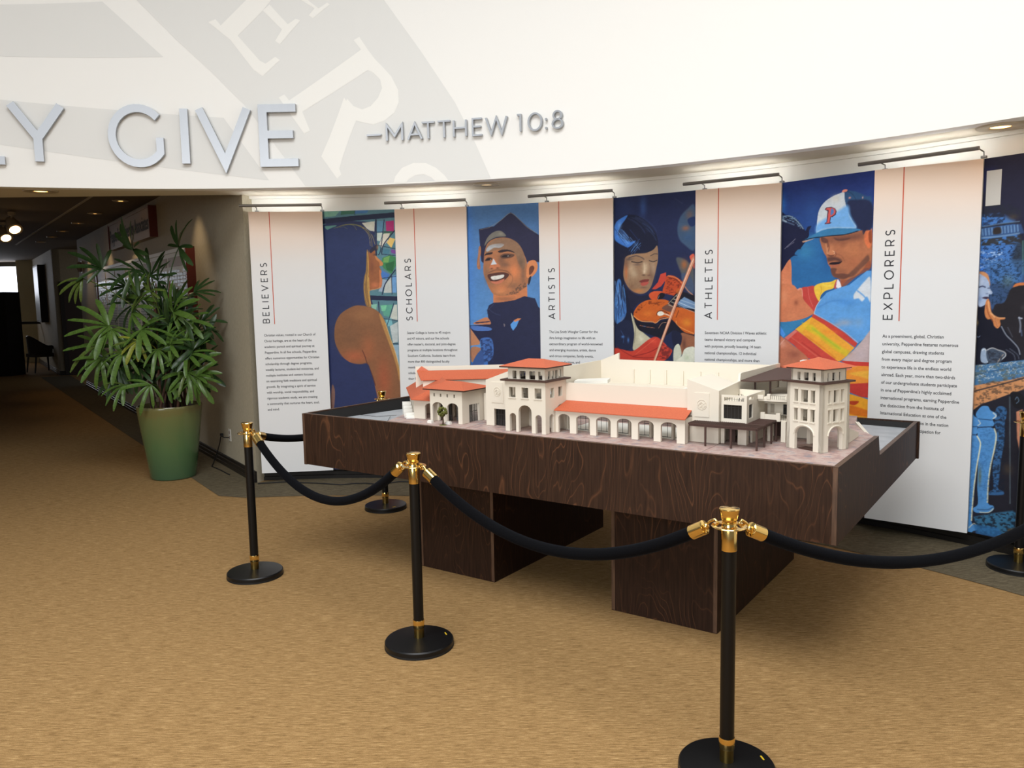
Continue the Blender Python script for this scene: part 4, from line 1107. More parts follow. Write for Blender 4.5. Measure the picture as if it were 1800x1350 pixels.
  ('L',(150,160,180),5,10,0.7,[266,1007,276,1053,275,1099]),
  ('L',(190,200,220),4,8,0.8,[266,1010,282,1014]),
  ('L',(90,110,150),5,8,0.6,[283,1088,287,1122]),
  ('P',(26,28,42),5,1,1.0,[2,986,52,949,111,985,164,1055,228,1136,275,1198,283,1274,203,1308,-2,1323]),
  ('P',(206,146,100),5,1,1.0,[7,716,42,717,68,736,80,772,83,807,56,771,9,746]),
  ('P',(168,186,216),4,1,1.0,[5,740,37,741,61,759,78,789,85,825,100,849,95,861,80,863,79,884,70,905,54,932,14,925]),
  ('B',(196,206,226),23,30,0.6,[28,782]),
  ('B',(110,134,180),20,30,0.6,[26,890]),
  ('L',(50,56,90),5,8,0.9,[17,815,37,809,55,815]),
  ('L',(60,60,90),4,6,0.8,[72,822,84,822]),
  ('P',(60,48,70),4,1,1.0,[38,884,60,877,82,881,67,893]),
  ('B',(70,80,120),11,5,0.6,[68,857]),
  ('B',(220,228,240),10,8,0.7,[82,846]),
  ('P',(206,132,82),5,1,1.0,[62,914,75,890,89,914,100,973,122,997,148,1008,184,1011,179,1021,154,1026,159,1055,143,1079,120,1062,106,1021,78,1021,59,985]),
  ('L',(240,190,140),4,5,0.8,[78,908,90,967,117,1003,142,1061]),
  ('L',(150,80,50),4,6,0.8,[68,932,82,985,113,1038]),
  ('L',(240,180,130),4,5,0.8,[94,985,140,1011,181,1011]),
  ('L',(160,90,60),4,5,0.7,[123,1014,142,1067]),
  ('L',(170,180,196),5,6,0.8,[165,1067,195,1119,235,1159,269,1199,282,1239]),
  ('L',(110,120,140),5,5,0.5,[203,1072,233,1130]),
  ('B',(190,160,90),9,22,0.8,[16,1046]),
  ('L',(120,140,170),3,4,0.8,[11,1131,26,1139,37,1130]),
  ('P',(150,170,196),5,1,1.0,[49,1220,75,1216,93,1299,50,1296]),
  ('L',(220,230,240),4,6,0.9,[55,1223,75,1219,92,1299]),
  ('P',(70,84,104),5,1,1.0,[79,1225,109,1205,149,1216,188,1226,201,1249,180,1279,153,1299,96,1302]),
  ('L',(206,206,206),4,6,0.8,[84,1221,115,1206,155,1218,189,1229,199,1249,180,1273]),
  ('L',(190,170,150),4,6,0.7,[153,1296,168,1268,184,1244]),
  ('N',(40,44,56),6,(9,0.5),0.7,[87,1224,177,1226,175,1292,96,1299]),
  ('L',(120,130,150),5,5,0.6,[199,1213,244,1241,256,1275]),
  ('L',(120,130,150),5,5,0.6,[221,1206,266,1240,278,1268]),
  ('P',(74,120,164),4,0,1.0,[-1,1326,136,1303,257,1281,352,1264,358,1379,198,1439,-7,1480]),
  ('N',(110,110,90),6,(16,0.56),0.6,[-1,1326,352,1270,357,1374,-7,1468]),
  ('N',(190,206,220),6,(7,0.68),0.8,[-1,1326,352,1270,356,1351,-9,1437]),
  ('L',(44,70,100),6,6,0.5,[7,1390,194,1338,322,1306]),
  ('P',(206,146,100),5,0,1.0,[-5,1463,86,1439,233,1404,345,1365,349,1449,223,1499,151,1537,62,1578,2,1633]),
  ('N',(90,72,60),6,(12,0.6),0.7,[-5,1455,345,1357,349,1449,1,1609]),
  ('L',(50,48,54),5,9,0.85,[4,1499,125,1456,248,1411,345,1373]),
  ('P',(38,38,48),8,0,1.0,[2,1633,62,1578,151,1537,230,1498,349,1441,394,2394,-2,2457]),
  ('P',(36,40,60),8,0,0.5,[-2,1634,41,1617,76,2446,6,2463]),
  ('P',(56,100,150),6,1,1.0,[157,1596,190,1577,220,1597,219,1649,213,1681,215,1808,202,1922,194,2068,192,2117,222,2127,223,2151,138,2168,144,2143,163,2115,152,1979,162,1864,164,1751,150,1681]),
  ('N',(28,36,52),6,(9,0.52),0.7,[116,1597,220,1586,230,2126,141,2160]),
  ('L',(40,44,56),4,7,0.8,[150,1673,216,1664]),
  ('L',(110,130,140),6,6,0.7,[235,1513,268,2199]),
  ('B',(90,76,60),43,47,0.5,[245,1979]),
  ('P',(206,140,110),6,0,1.0,[278,1603,313,1584,325,1840,312,1865,290,1774]),
  ('P',(30,30,36),6,1,1.0,[237,1490,287,1477,324,1520,313,1576,263,1573]),
  ('L',(110,140,170),4,5,0.7,[268,1526,278,1509,289,1532,276,1549]),
  ('P',(84,146,208),4,1,1.0,[63,1594,104,1586,124,1612,159,1628,160,1656,138,1670,150,1693,145,1710,129,1720,156,1736,166,1783,158,1865,140,1964,131,2080,131,2219,167,2236,170,2260,139,2287,62,2304,42,2279,71,2240,62,2117,61,1912,49,1815,50,1742,41,1710,47,1677,32,1646]),
  ('L',(236,232,196),5,8,0.9,[151,1729,165,1775,157,1865,139,1973,130,2088,130,2219]),
  ('L',(206,216,216),4,8,0.9,[141,1626,158,1644,142,1662]),
  ('L',(36,60,96),4,6,0.8,[47,1675,131,1674]),
  ('L',(36,50,80),4,7,0.85,[46,1733,133,1717]),
  ('N',(60,110,170),6,(7,0.58),0.5,[54,1741,152,1729,136,2210,74,2222]),
  ('B',(110,100,50),15,82,0.6,[75,2057]),
  ('L',(220,220,196),4,6,0.8,[85,2296,139,2286,168,2256]),
  ('L',(40,60,90),4,5,0.7,[69,2281,134,2269,165,2245]),
  ('P',(84,146,208),4,1,1.0,[0,1666,27,1663,59,1684,64,1708,45,1722,50,1750,53,1766,40,1784,64,1813,70,1861,62,1928,47,2046,38,2196,35,2372,74,2389,79,2412,52,2431,5,2434,2,2004]),
  ('L',(240,236,200),5,8,0.9,[47,1791,68,1829,67,1878,53,1995,42,2129,36,2280,35,2364]),
  ('L',(200,214,220),4,7,0.85,[51,1685,63,1704,49,1719]),
  ('L',(36,56,90),4,6,0.8,[5,1733,45,1728]),
  ('L',(36,50,80),4,6,0.8,[7,1788,44,1782]),
  ('L',(226,226,206),4,7,0.7,[20,2418,50,2382,74,2393]),
  ('N',(60,110,170),6,(7,0.58),0.5,[6,1813,57,1814,34,2373,14,2377]),
  ('P',(60,120,160),12,0,0.9,[48,2336,169,2285,286,2243,324,2267,331,2425,84,2436]),
  ('N',(30,36,48),6,(10,0.52),0.8,[47,2320,322,2235,331,2425,76,2446]),
  ('P',(96,76,50),12,0,0.8,[263,2369,313,2349,324,2419,258,2419]),
  ('P',(50,110,170),10,0,0.7,[50,2386,204,2375,251,2437,69,2448]),
 ],
]

MH = 2.445; CELL = .0043
def _smooth(p, n=5):
    m = len(p); q = []
    for i in range(m):
        p0, p1, p2, p3 = p[i - 1], p[i], p[(i + 1) % m], p[(i + 2) % m]
        for k in range(n):
            t = k / n; t2 = t * t; t3 = t2 * t
            q.append(tuple(.5 * (2 * p1[j] + (p2[j] - p0[j]) * t + (2 * p0[j] - 5 * p1[j] + 4 * p2[j] - p3[j]) * t2 + (3 * p1[j] - p0[j] - 3 * p2[j] + p3[j]) * t3) for j in (0, 1)))
    return q
def _smooth_open(p, n=6):
    if len(p) < 3: return p
    e = [p[0]] + list(p) + [p[-1]]; q = []
    for i in range(1, len(e) - 2):
        p0, p1, p2, p3 = e[i - 1], e[i], e[i + 1], e[i + 2]
        for k in range(n):
            t = k / n; t2 = t * t; t3 = t2 * t
            q.append(tuple(.5 * (2 * p1[j] + (p2[j] - p0[j]) * t + (2 * p0[j] - 5 * p1[j] + 4 * p2[j] - p3[j]) * t2 + (3 * p1[j] - p0[j] - 3 * p2[j] + p3[j]) * t3) for j in (0, 1)))
    q.append(p[-1]); return q
def _segdist(X, Y, p, closed):
    d2 = np.full(X.shape, 1e12); ins = np.zeros(X.shape, bool); n = len(p)
    for i in range(n if closed else n - 1):
        x0, y0 = p[i]; x1, y1 = p[(i + 1) % n]; dx, dy = x1 - x0, y1 - y0; l = dx * dx + dy * dy + 1e-9
        t = np.clip(((X - x0) * dx + (Y - y0) * dy) / l, 0, 1)
        d2 = np.minimum(d2, (X - x0 - t * dx) ** 2 + (Y - y0 - t * dy) ** 2)
        if closed and y0 != y1:
            c = (y0 > Y) != (y1 > Y); ins ^= c & (X < dx * (Y - y0) / dy + x0)
    return np.sqrt(d2), ins
_rng = np.random.default_rng(5)
def _noise(X, Y, sc):
    a = _rng.random((64, 64)); out = 0
    for k, (f, w) in enumerate(((1, .6), (2.3, .4))):
        x = X / (sc * 1.6) * f; y = Y / (sc) * f; xi = np.floor(x).astype(int); yi = np.floor(y).astype(int); fx = x - xi; fy = y - yi
        fx = fx * fx * (3 - 2 * fx); fy = fy * fy * (3 - 2 * fy)
        g = lambda i, j: a[(yi + j) % 64, (xi + i) % 64]
        out = out + w * ((g(0, 0) * (1 - fx) + g(1, 0) * fx) * (1 - fy) + (g(0, 1) * (1 - fx) + g(1, 1) * fx) * fy)
    return out
def paint(ops, W):
    nx, ny = int(W / CELL) + 1, int(MH / CELL) + 1
    xs = np.linspace(0, W * 1000, nx); ys = np.linspace(0, MH * 1000, ny)
    XX, YY = np.meshgrid(xs, ys); img = np.zeros((ny, nx, 3))
    for kind, col, f, prm, al, c in ops:
        col = np.array(col, float)
        if kind == 'G':
            t = np.clip(YY / 1500.0, 0, 1)[..., None]; img[:] = col * (1 - t) + np.array(c, float) * t; continue
        p = [(c[i], c[i + 1]) for i in range(0, len(c), 2)]
        pad = 3 * max(f, prm[0] if kind == 'N' else 1) + 12
        if kind == 'B': pad = 10; bx = (p[0][0] - 2.2 * f, p[0][0] + 2.2 * f, p[0][1] - 2.2 * prm, p[0][1] + 2.2 * prm)
        else:
            if kind == 'L': pad += prm; p = _smooth_open(p)
            elif kind == 'P' and prm: p = _smooth(p)
            bx = (min(q[0] for q in p) - pad, max(q[0] for q in p) + pad, min(q[1] for q in p) - pad, max(q[1] for q in p) + pad)
        i0, i1 = np.searchsorted(xs, bx[0]), np.searchsorted(xs, bx[1]); j0, j1 = np.searchsorted(ys, bx[2]), np.searchsorted(ys, bx[3])
        if i1 <= i0 or j1 <= j0: continue
        X, Y = XX[j0:j1, i0:i1], YY[j0:j1, i0:i1]
        if kind == 'B':
            a = np.exp(-2 * (((X - p[0][0]) / max(f, 1)) ** 2 + ((Y - p[0][1]) / max(prm, 1)) ** 2))
        elif kind == 'L':
            d, _ = _segdist(X, Y, p, False); a = np.clip(.5 - (d - prm / 2) / max(f, 1), 0, 1)
        else:
            d, ins = _segdist(X, Y, p, True); sd = np.where(ins, -d, d); a = np.clip(.5 - sd / max(f, 1), 0, 1)
            if kind == 'N': a = a * np.clip((_noise(X, Y, prm[0]) - prm[1]) * 5 + .5, 0, 1)
        a = (a * al)[..., None]
        img[j0:j1, i0:i1] = img[j0:j1, i0:i1] * (1 - a) + col * a
    img *= (1 + .08 * (_noise(XX, YY, 9.0) - .5) + .08 * (_noise(XX, YY, 40.0) - .5))[..., None]
    return np.clip(img, 0, 255) / 255.0
M['mural'] = mat('mural_print', (128, 128, 128), .5, spec=.22)
g = N(M['mural']); at = g.new('ShaderNodeVertexColor'); at.layer_name = 'print'; g.color(at.outputs['Color'])
M['mural_edge'] = mat('mural_board_edge', (60, 60, 64), .5)
MLAB = ['tall mural of a long-haired woman seen from behind before stained glass', 'tall mural of a smiling graduate in cap and gown against blue sky', 'tall mural of a dark-haired violinist playing a violin',
        'tall mural of a baseball pitcher in a cap and striped jersey', 'tall mural of two travellers leaning on a stone balustrade']
for k, (x, y, rz, W) in enumerate(MURAL_POS):
    img = paint(ART[k], W); ny, nx = img.shape[:2]
    xs = np.linspace(0, W, nx); zs = MH - np.linspace(0, MH, ny)
    X, Z = np.meshgrid(xs, zs)
    co = np.stack([X, np.zeros_like(X), Z], -1).reshape(-1, 3)
    idx = np.arange(nx * ny).reshape(ny, nx)
    q = np.stack([idx[1:, :-1], idx[1:, 1:], idx[:-1, 1:], idx[:-1, :-1]], -1).reshape(-1, 4)
    me = bpy.data.meshes.new('mural'); me.vertices.add(len(co)); me.vertices.foreach_set('co', co.ravel())
    me.loops.add(q.size); me.loops.foreach_set('vertex_index', q.ravel().astype(np.int32))
    me.polygons.add(len(q)); me.polygons.foreach_set('loop_start', np.arange(0, q.size, 4, dtype=np.int32))
    try: me.polygons.foreach_set('loop_total', np.full(len(q), 4, dtype=np.int32))
    except Exception: pass
    me.update(calc_edges=True)
    ca = me.color_attributes.new('print', 'FLOAT_COLOR', 'POINT')
    c = img.reshape(-1, 3); c = np.where(c <= .04045, c / 12.92, ((c + .055) / 1.055) ** 2.4)
    ca.data.foreach_set('color', np.concatenate([c, np.ones((len(c), 1))], 1).astype(np.float32).ravel())
    me.materials.append(M['mural']); me.validate()
    root = thing('mural', MLAB[k], 'mural', (x, y, .10), rz, 'murals between the text panels')
    o = bpy.data.objects.new('printed_face', me); COL.objects.link(o); o.parent = root
    MB().box((0, .0015, 0), (W, .012, MH)).build('backing_board', M['mural_edge'], root)
    if k == 4:
        sheet = MB().box((.035, -.004, 2.145), (.125, -.001, 2.365)).build('paper_sheet', M['panel_edge'])
        sheet.location = root.location; sheet.rotation_euler = root.rotation_euler
        tag(sheet, 'small blank white sheet fixed high on the balustrade mural', 'paper')

# ================================================================== display table (local frame: a along the front, b backwards, z up)
TO, TA = (-1.3572, 5.1203, 0), -.6088
TW, TD = 3.2855, 2.1162
table = thing('display_table', 'dark stained plywood display table on two block pedestals', 'table', TO, TA)
t_ = .022
def tpt(a, b, z=0.0):
    c, s = cos(TA), sin(TA); return (TO[0] + a * c - b * s, TO[1] + a * s + b * c, z)
ZB, Z1, ZR = .668, 1.001, .898
MB().box((t_, 0, ZB + .003), (TW - t_, t_, Z1)).build('front_board', M['wood'], table)
MB().slab([(0, 0), (TD - t_, 0), (TD - t_, ZR + .10 - ZB), (.05, Z1 - ZB), (0, Z1 - ZB)], [], t_, (t_, 0, ZB), (0, 1, 0), (0, 0, 1)).build('side_board', M['wood'], table)
prof = [(0, 0), (TD - t_, 0), (TD - t_, ZR - ZB), (.885, ZR - ZB - .002), (.845, Z1 - ZB), (0, Z1 - ZB)]
MB().slab(prof, [], t_, (TW, 0, ZB), (0, 1, 0), (0, 0, 1)).build('side_board.001', M['wood'], table)
for a0 in (0, TW - t_):                               # pale edge strips where the plywood edges show
    MB().box((a0 + .001, -.0015, ZB + .002), (a0 + t_ - .001, .0005, Z1 - .001)).build('edge_strip', M['wood_edge'], table)
    if a0: MB().prism([(a0, 0), (a0 + t_, 0), (a0 + t_, .846), (a0, .846)], Z1, Z1 + .0012).build('edge_strip', M['wood_edge'], table); MB().prism([(a0, .886), (a0 + t_, .886), (a0 + t_, TD - t_), (a0, TD - t_)], ZR - .0015, ZR + .001).build('edge_strip', M['wood_edge'], table)
MB().box((t_, 0, Z1), (TW - t_, t_, Z1 + .0012)).build('edge_strip', M['wood_edge'], table)
MB().prism([(0, .05), (t_, .05), (t_, TD), (0, TD)], [Z1, Z1, ZR + .10, ZR + .10], [Z1 + .0012, Z1 + .0012, ZR + .1012, ZR + .1012]).build('edge_strip', M['wood_edge'], table)
MB().box((-.012, TD - t_, ZB - .003), (TW + .012, TD, ZR + .002)).build('back_board', M['wood'], table)
MB().slab([(t_, 0), (TD - t_, 0), (TD - t_, ZR + .092 - ZB), (t_, Z1 - .006 - ZB)], [], .002, (t_ + .0025, 0, ZB), (0, 1, 0), (0, 0, 1)).build('inner_lining', M['blackin'], table)
MB().box((t_, TD - t_ - .003, ZB + .02), (TW - t_, TD - t_ - .0005, ZR - .006)).build('inner_lining', M['blackin'], table)
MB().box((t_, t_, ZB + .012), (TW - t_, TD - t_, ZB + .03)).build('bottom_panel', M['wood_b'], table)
PB = .3675
for k, (a0, a1) in enumerate([(.655, 1.2435), (2.0402, 2.640)]):
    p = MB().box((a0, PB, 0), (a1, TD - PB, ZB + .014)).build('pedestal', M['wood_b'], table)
    MB().box((a1 - .0205, PB - .0012, .004), (a1 - .0005, PB + .001, ZB)).build('edge_strip', M['wood_edge'], p)
    MB().box((a0 + .0005, PB - .0012, .004), (a0 + .0205, PB + .001, ZB)).build('edge_strip', M['wood_edge'], p)

# ================================================================== stanchions and velvet ropes
SH = .98
def make_stanchion(name, label, x, y, rz=0.0, sticker=True):
    o = thing(name, label, 'stanchion', (x, y, 0), rz, 'rope barrier stanchions')
    MB().lathe([(.168, 0), (.171, .004), (.171, .030), (.166, .036), (.05, .046), (.0, .047)], 56).build('base', M['black'], o, 35)
    MB().lathe([(.1685, 0), (.1722, .001), (.1722, .010), (.1685, .011)], 56).build('rubber_foot', M['rubber'], o, 35)
    MB().lathe([(.025, .044), (.025, .100), (.0, .100)], 28).build('base_sleeve', M['brass_olive_reflection'], o, 35)
    MB().lathe([(.0265, .094), (.0285, .100), (.0285, .130), (.027, .136), (.0, .136)], 28).build('sleeve_ring', M['brass'], o, 35)
    MB().lathe([(.0255, .132), (.0255, .834)], 28).build('pole', M['blackpole'], o, 40)
    MB().lathe([(.0275, .828), (.0275, .915), (.0245, .922), (.0245, .932), (.026, .937), (.028, .942), (.0352, .972), (.0362, .976), (.0345, .979), (.032, .980), (.0, .9815)], 36).build('collar_cap', M['brass'], o, 30)
    r = MB(); n = 40
    prof = [(.048, .914), (.060, .912), (.0625, .9145), (.060, .917), (.048, .917), (.048, .914)]
    r.lathe(prof, n, cap=False)
    for a in range(4):
        c, s = cos(a * pi / 2 + .4), sin(a * pi / 2 + .4)
        r.box((.024, -.006, .9135), (.050, .006, .9168), xf=lambda p, c=c, s=s: (p[0] * c - p[1] * s, p[0] * s + p[1] * c, p[2]))
    r.build('hook_ring', M['brass'], o, 30)
    if sticker:
        MB().box((.134, -.013, .0380), (.140, .013, .0400)).build('sticker', M['yellow'], o)
    return o
ST = {'A': (-1.6468, 4.9164), 'B': (-.4867, 3.8435), 'C': (.751, 2.7321), 'D': (-1.0647, 6.4945), 'E': (3.0982, 4.7842), 'F': (2.80, 3.62)}
make_stanchion('stanchion', 'brass-topped black stanchion beside the left end of the table, near the palm', *ST['A'], 1.9)
make_stanchion('stanchion.001', 'brass-topped black stanchion in front of the left pedestal', *ST['B'], .35)
make_stanchion('stanchion.002', 'nearest brass-topped black stanchion, in front of the right pedestal', *ST['C'], .15)
make_stanchion('stanchion.003', 'stanchion behind the table, only its cap and round base showing', *ST['D'], -.9)
make_stanchion('stanchion.004', 'stanchion cut by the right edge, before the balustrade mural', *ST['E'], 0)
make_stanchion('stanchion.005', 'stanchion just beyond the right edge, holding the end of the rope', *ST['F'], 0)
def rope(name, p, q, sag, label):
    P, Q = Vector((*ST[p], .9155)), Vector((*ST[q], .9155)); d = (Q - P); d.z = 0; d.normalize()
    a, b = P + d * .135 - Vector((0, 0, .045)), Q - d * .135 - Vector((0, 0, .045))
    o = thing(name, label, 'rope', a, 0, 'black velvet ropes')
    pts = []; n = 36; L = (b - a).length
    def f(t): return a.lerp(b, t) - Vector((0, 0, sag * (1 - (2 * t - 1) ** 2)))
    for i in range(n + 1): pts.append(f(i / n) - a)
    MB().tube(pts, .0245, 14).build('velvet_cord', M['velvet'], o, 60)
    for end, (R, base, t0, t1) in enumerate(((P, a, 0, .03), (Q, b, 1, .97))):
        sgn = 1 if end == 0 else -1
        ax = (f(t1) - f(t0)).normalized()
        s0 = f(t0) + ax * .012; s1 = s0 - ax * .058
        e = MB().tube([s0 - a, s0.lerp(s1, .25) - a, s1 - a, s1 - ax * .006 - a], [.0272, .0272, .0268, .018], 18).build('end_cap', M['brass'], o, 40)
        hk = R + d * sgn * .055
        tip = s1 - ax * .006
        mid = tip.lerp(hk, .5) + Vector((0, 0, .014))
        MB().tube([tip - a, tip.lerp(mid, .5) + Vector((0, 0, .004)) - a, mid - a, hk + Vector((0, 0, .013)) - a, hk + Vector((0, 0, .002)) - d * sgn * .014 - a, hk - Vector((0, 0, .012)) - a, hk - Vector((0, 0, .008)) + d * sgn * .012 - a], .0052, 8).build('snap_hook', M['brass'], o, 60)
        MB().lathe([(.0, -.013), (.009, -.010), (.013, 0), (.009, .010), (.0, .013)], 12, c=tuple(tip - a)).build('swivel_ball', M['brass'], o, 60)
rope('velvet_rope', 'A', 'B', .25, 'black velvet rope drooping between the two stanchions at the left of the table')
rope('velvet_rope.001', 'B', 'C', .205, 'long black velvet rope before the table front, past both pedestals')
rope('velvet_rope.002', 'C', 'F', .235, 'black velvet rope running off the right edge below the table corner')
rope('velvet_rope.003', 'A', 'D', .10, 'black velvet rope passing behind the left end of the table')

# ================================================================== architectural scale model on the table (table frame, z measured from its plaza)
model = thing('architectural_model', 'cream architectural model of a tiled-roof arcaded building with towers', 'model', (TO[0], TO[1], 1.0), TA)
M['cream'] = mat('cream_model_board', (222, 214, 198), .6)
M['creamw'] = mat('white_model_board', (230, 228, 220), .6)
M['roof'] = mat('terracotta_card', (190, 92, 58), .6)
g = N(M['roof']); g.color(g.ramp(g.noise(g.coords((160, 160, 160)), 1, 3), [(.3, (180, 84, 52)), (.7, (196, 98, 62))]))
M['brown'] = mat('dark_brown_card', (70, 46, 38), .6)
M['mullion'] = mat('dark_mullions', (52, 48, 46), .5)
M['curtain'] = mat('beige_curtain_board', (176, 166, 150), .7)
M['glass'] = mat('model_acetate', (120, 124, 124), .08, spec=.6); M['glass'].node_tree.nodes['Principled BSDF'].inputs['Alpha'].default_value = .45
M['darkglass'] = mat('dark_acetate', (40, 40, 40), .1)
M['soilgreen'] = mat('model_foliage', (92, 96, 40), .9)
M['twig'] = mat('model_trunk', (70, 54, 36), .9)
M['road'] = mat('grey_road_card', (172, 176, 180), .6)
g = N(M['road']); g.color(g.ramp(g.noise(g.coords((9, 9, 9)), 1, 4), [(.3, (160, 165, 170)), (.7, (182, 186, 190))]))
M['paving'] = mat('plaza_print', (170, 150, 146), .6)
g = N(M['paving']); v = g.coords((18, 18, 18)); br = g.new('ShaderNodeTexBrick'); br.inputs['Color1'].default_value = (*lin((190, 162, 152)), 1); br.inputs['Color2'].default_value = (*lin((168, 158, 158)), 1)
br.inputs['Mortar'].default_value = (*lin((150, 146, 148)), 1); br.inputs['Scale'].default_value = 1.0; br.inputs['Mortar Size'].default_value = .03; br.inputs['Mortar Smooth'].default_value = .3; g.link(v, br.inputs['Vector'])
n1 = g.noise(g.coords((14, 14, 14)), 1, 5, .65); c1 = g.ramp(n1, [(.34, (112, 112, 122)), (.45, (172, 136, 126)), (.56, (190, 168, 158)), (.67, (126, 128, 138))])
g.color(g.mix(.74, br.outputs['Color'], c1))
X_, Y_, Z_ = (1, 0, 0), (0, 1, 0), (0, 0, 1)
def rect(a0, a1, z0, z1): return [(a0, z0), (a1, z0), (a1, z1), (a0, z1)]
def archp(a0, a1, z0, sp, top, n=8):
    c, r = (a0 + a1) / 2, (a1 - a0) / 2
    return [(a0, z0), (a1, z0)] + [(c + r * cos(pi * i / n), sp + (top - sp) * sin(pi * i / n)) for i in range(n + 1)]
def facade(a0, a1, z1, openings, z0=0.0, top=None):
    """outline with door notches and the remaining holes; openings whose lowest z is z0 become notches"""
    out = [(a0, z0)]; holes = []
    for op in sorted(openings, key=lambda p: min(q[0] for q in p)):
        if abs(min(q[1] for q in op) - z0) < 1e-6:
            xs = [q for q in op if abs(q[1] - z0) < 1e-6]; l = min(q[0] for q in xs); r = max(q[0] for q in xs)
            rest = [q for q in op if abs(q[1] - z0) >= 1e-6]
            rest = sorted(rest, key=lambda q: 0) ; rest = rest[::-1]
            if rest and rest[0][0] > rest[-1][0]: rest = rest[::-1]
            out += [(l, z0)] + rest + [(r, z0)]
        else: holes.append(op)
    out += [(a1, z0)] + ([(a1, z1), (a0, z1)] if top is None else top)
    return out, holes
WT = .012
def fwall(parent, b, a0, a1, z1, ops, name='front_wall', z0=0.0, top=None, m=None, t=WT):
    o, h = facade(a0, a1, z1, ops, z0, top); return MB().slab(o, h, t, (0, b, 0), X_, Z_).build(name, m or M['cream'], parent)
def rwall(parent, a, b0, b1, z1, ops, name='side_wall', z0=0.0, top=None, m=None, t=WT):
    o, h = facade(b0, b1, z1, ops, z0, top); return MB().slab(o, h, t, (a, 0, 0), Y_, Z_).build(name, m or M['cream'], parent)
def hip(parent, a0, a1, b0, b1, z0, z1, r0, r1, rb, name='roof', m=None, fascia=True, xf=None):
    xf = xf or (lambda p: p)
    vs = [(a0, b0, z0), (a1, b0, z0), (a1, b1, z0), (a0, b1, z0), (r0, rb, z1), (r1, rb, z1)]
    o = MB().add([xf(p) for p in vs], [(0, 1, 5, 4), (1, 2, 5), (2, 3, 4, 5), (3, 0, 4), (3, 2, 1, 0)]).build(name, m or M['roof'], parent)
    if fascia: MB().box((a0 + .003, b0 + .003, z0 - .007), (a1 - .003, b1 - .003, z0 - .0003), xf=xf).build('eave_board', M['brown'], parent)
    return o
STUFF = {'window_mullions', 'railing', 'roof_battens', 'window_surround', 'terrace_furniture', 'emblem'}
def part(name, m, mb, parent):
    o = mb.build(name, m, parent)
    if name in STUFF: o['kind'] = 'stuff'
    return o

# base: three plaza sections and the road board
part('road_board', M['road'], MB().prism([(t_ + .006, t_ + .002), (TW - t_ - .002, t_ + .002), (TW - t_ - .002, TD - t_ - .004), (t_ + .006, TD - t_ - .004)], -.20, [-.06, -.09, -.145, -.115]), model)
pz = -.0015
part('plaza_section', M['paving'], MB().prism([(.72, .025), (1.290, .025), (1.262, .30), (1.262, .75), (.30, 1.25), (.14, 1.02), (.44, .58), (.60, .32)], -.05, pz), model)
part('plaza_section.001', M['paving'], MB().prism([(1.2935, .025), (2.672, .025), (2.672, 1.15), (1.2655, 1.15), (1.2655, .30)], -.05, pz), model)
part('plaza_section.002', M['paving'], MB().prism([(2.675, .025), (TW - t_ - .001, .025), (TW - t_ - .001, .845), (3.20, .96), (3.10, 1.20), (3.05, 1.50), (2.675, 1.50)], -.05, pz), model)
part('retaining_wall', M['cream'], MB().prism([(3.262, .848), (3.212, .965), (3.118, 1.21), (3.10, 1.20), (3.195, .955)], -.10, [-.012, -.004, .010, .012, .0]), model)
for pts in ([(.05, .20), (.45, .20), (.50, .34)], [(.05, .45), (.22, .45), (.30, .56)], [(.44, .06), (.50, .25), (.30, .50)]):
    vs = [(a, b, -.062 - .012 * b + .004) for a, b in pts]
    part('road_line', M['mullion'], MB().tube(vs, .0016, 5), model)

# --- left pavilion
pv = part('pavilion', M['cream'], MB().slab(*facade(.957, 1.198, .193, [archp(.975, 1.056, 0, .092, .118), archp(1.088, 1.168, 0, .092, .118)] + [rect(a, a + .011, .150, .169) for a in (.985, 1.034, 1.084, 1.136)]), WT, (0, .150, 0), X_, Z_), model)
rwall(pv, 1.198, .162, .37, .193, [rect(.216, .312, 0, .105)]); rwall(pv, .969, .162, .37, .193, [], t=.012)
fwall(pv, .37, .957, 1.198, .193, [archp(.98, 1.05, 0, .09, .115), archp(1.09, 1.16, 0, .09, .115)], 'back_wall')
hip(pv, .918, 1.232, .125, .40, .197, .234, 1.018, 1.108, .262)
part('ceiling_board', M['cream'], MB().box((.97, .163, .125), (1.186, .357, .129)), pv)
for a0, a1, lit in ((.975, 1.056, 1), (1.088, 1.168, 0)):
    m = MB()
    for i in range(5): x = a0 + (a1 - a0) * i / 4; m.box((x - .001, .232, 0), (x + .001, .234, .115))
    for z in (.03, .08): m.box((a0, .232, z), (a1, .234, z + .002))
    part('window_mullions', M['mullion'], m, pv); part('window_pane', M['darkglass'] if lit else M['glass'], MB().box((a0, .2345, 0), (a1, .2355, .117)), pv)
m = MB()
for i in range(5): y = .216 + .096 * i / 4; m.box((1.180, y - .001, 0), (1.182, y + .001, .105))
for z in (.06,): m.box((1.180, .216, z), (1.182, .312, z + .002))
part('window_mullions', M['mullion'], m, pv); part('window_pane', M['glass'], MB().box((1.1785, .216, 0), (1.1795, .312, .105)), pv)
# link between the pavilion and the tall block
lk = fwall(model, .345, 1.21, 1.335, .16, [rect(1.225, 1.32, 0, .10)], 'link_wall')
m = MB()
for i in range(6): x = 1.225 + .095 * i / 5; m.box((x - .001, .352, 0), (x + .001, .354, .10))
m.box((1.225, .352, .062), (1.32, .354, .064)); part('window_mullions', M['mullion'], m, lk); part('window_pane', M['glass'], MB().box((1.225, .3555, 0), (1.32, .3565, .10)), lk)

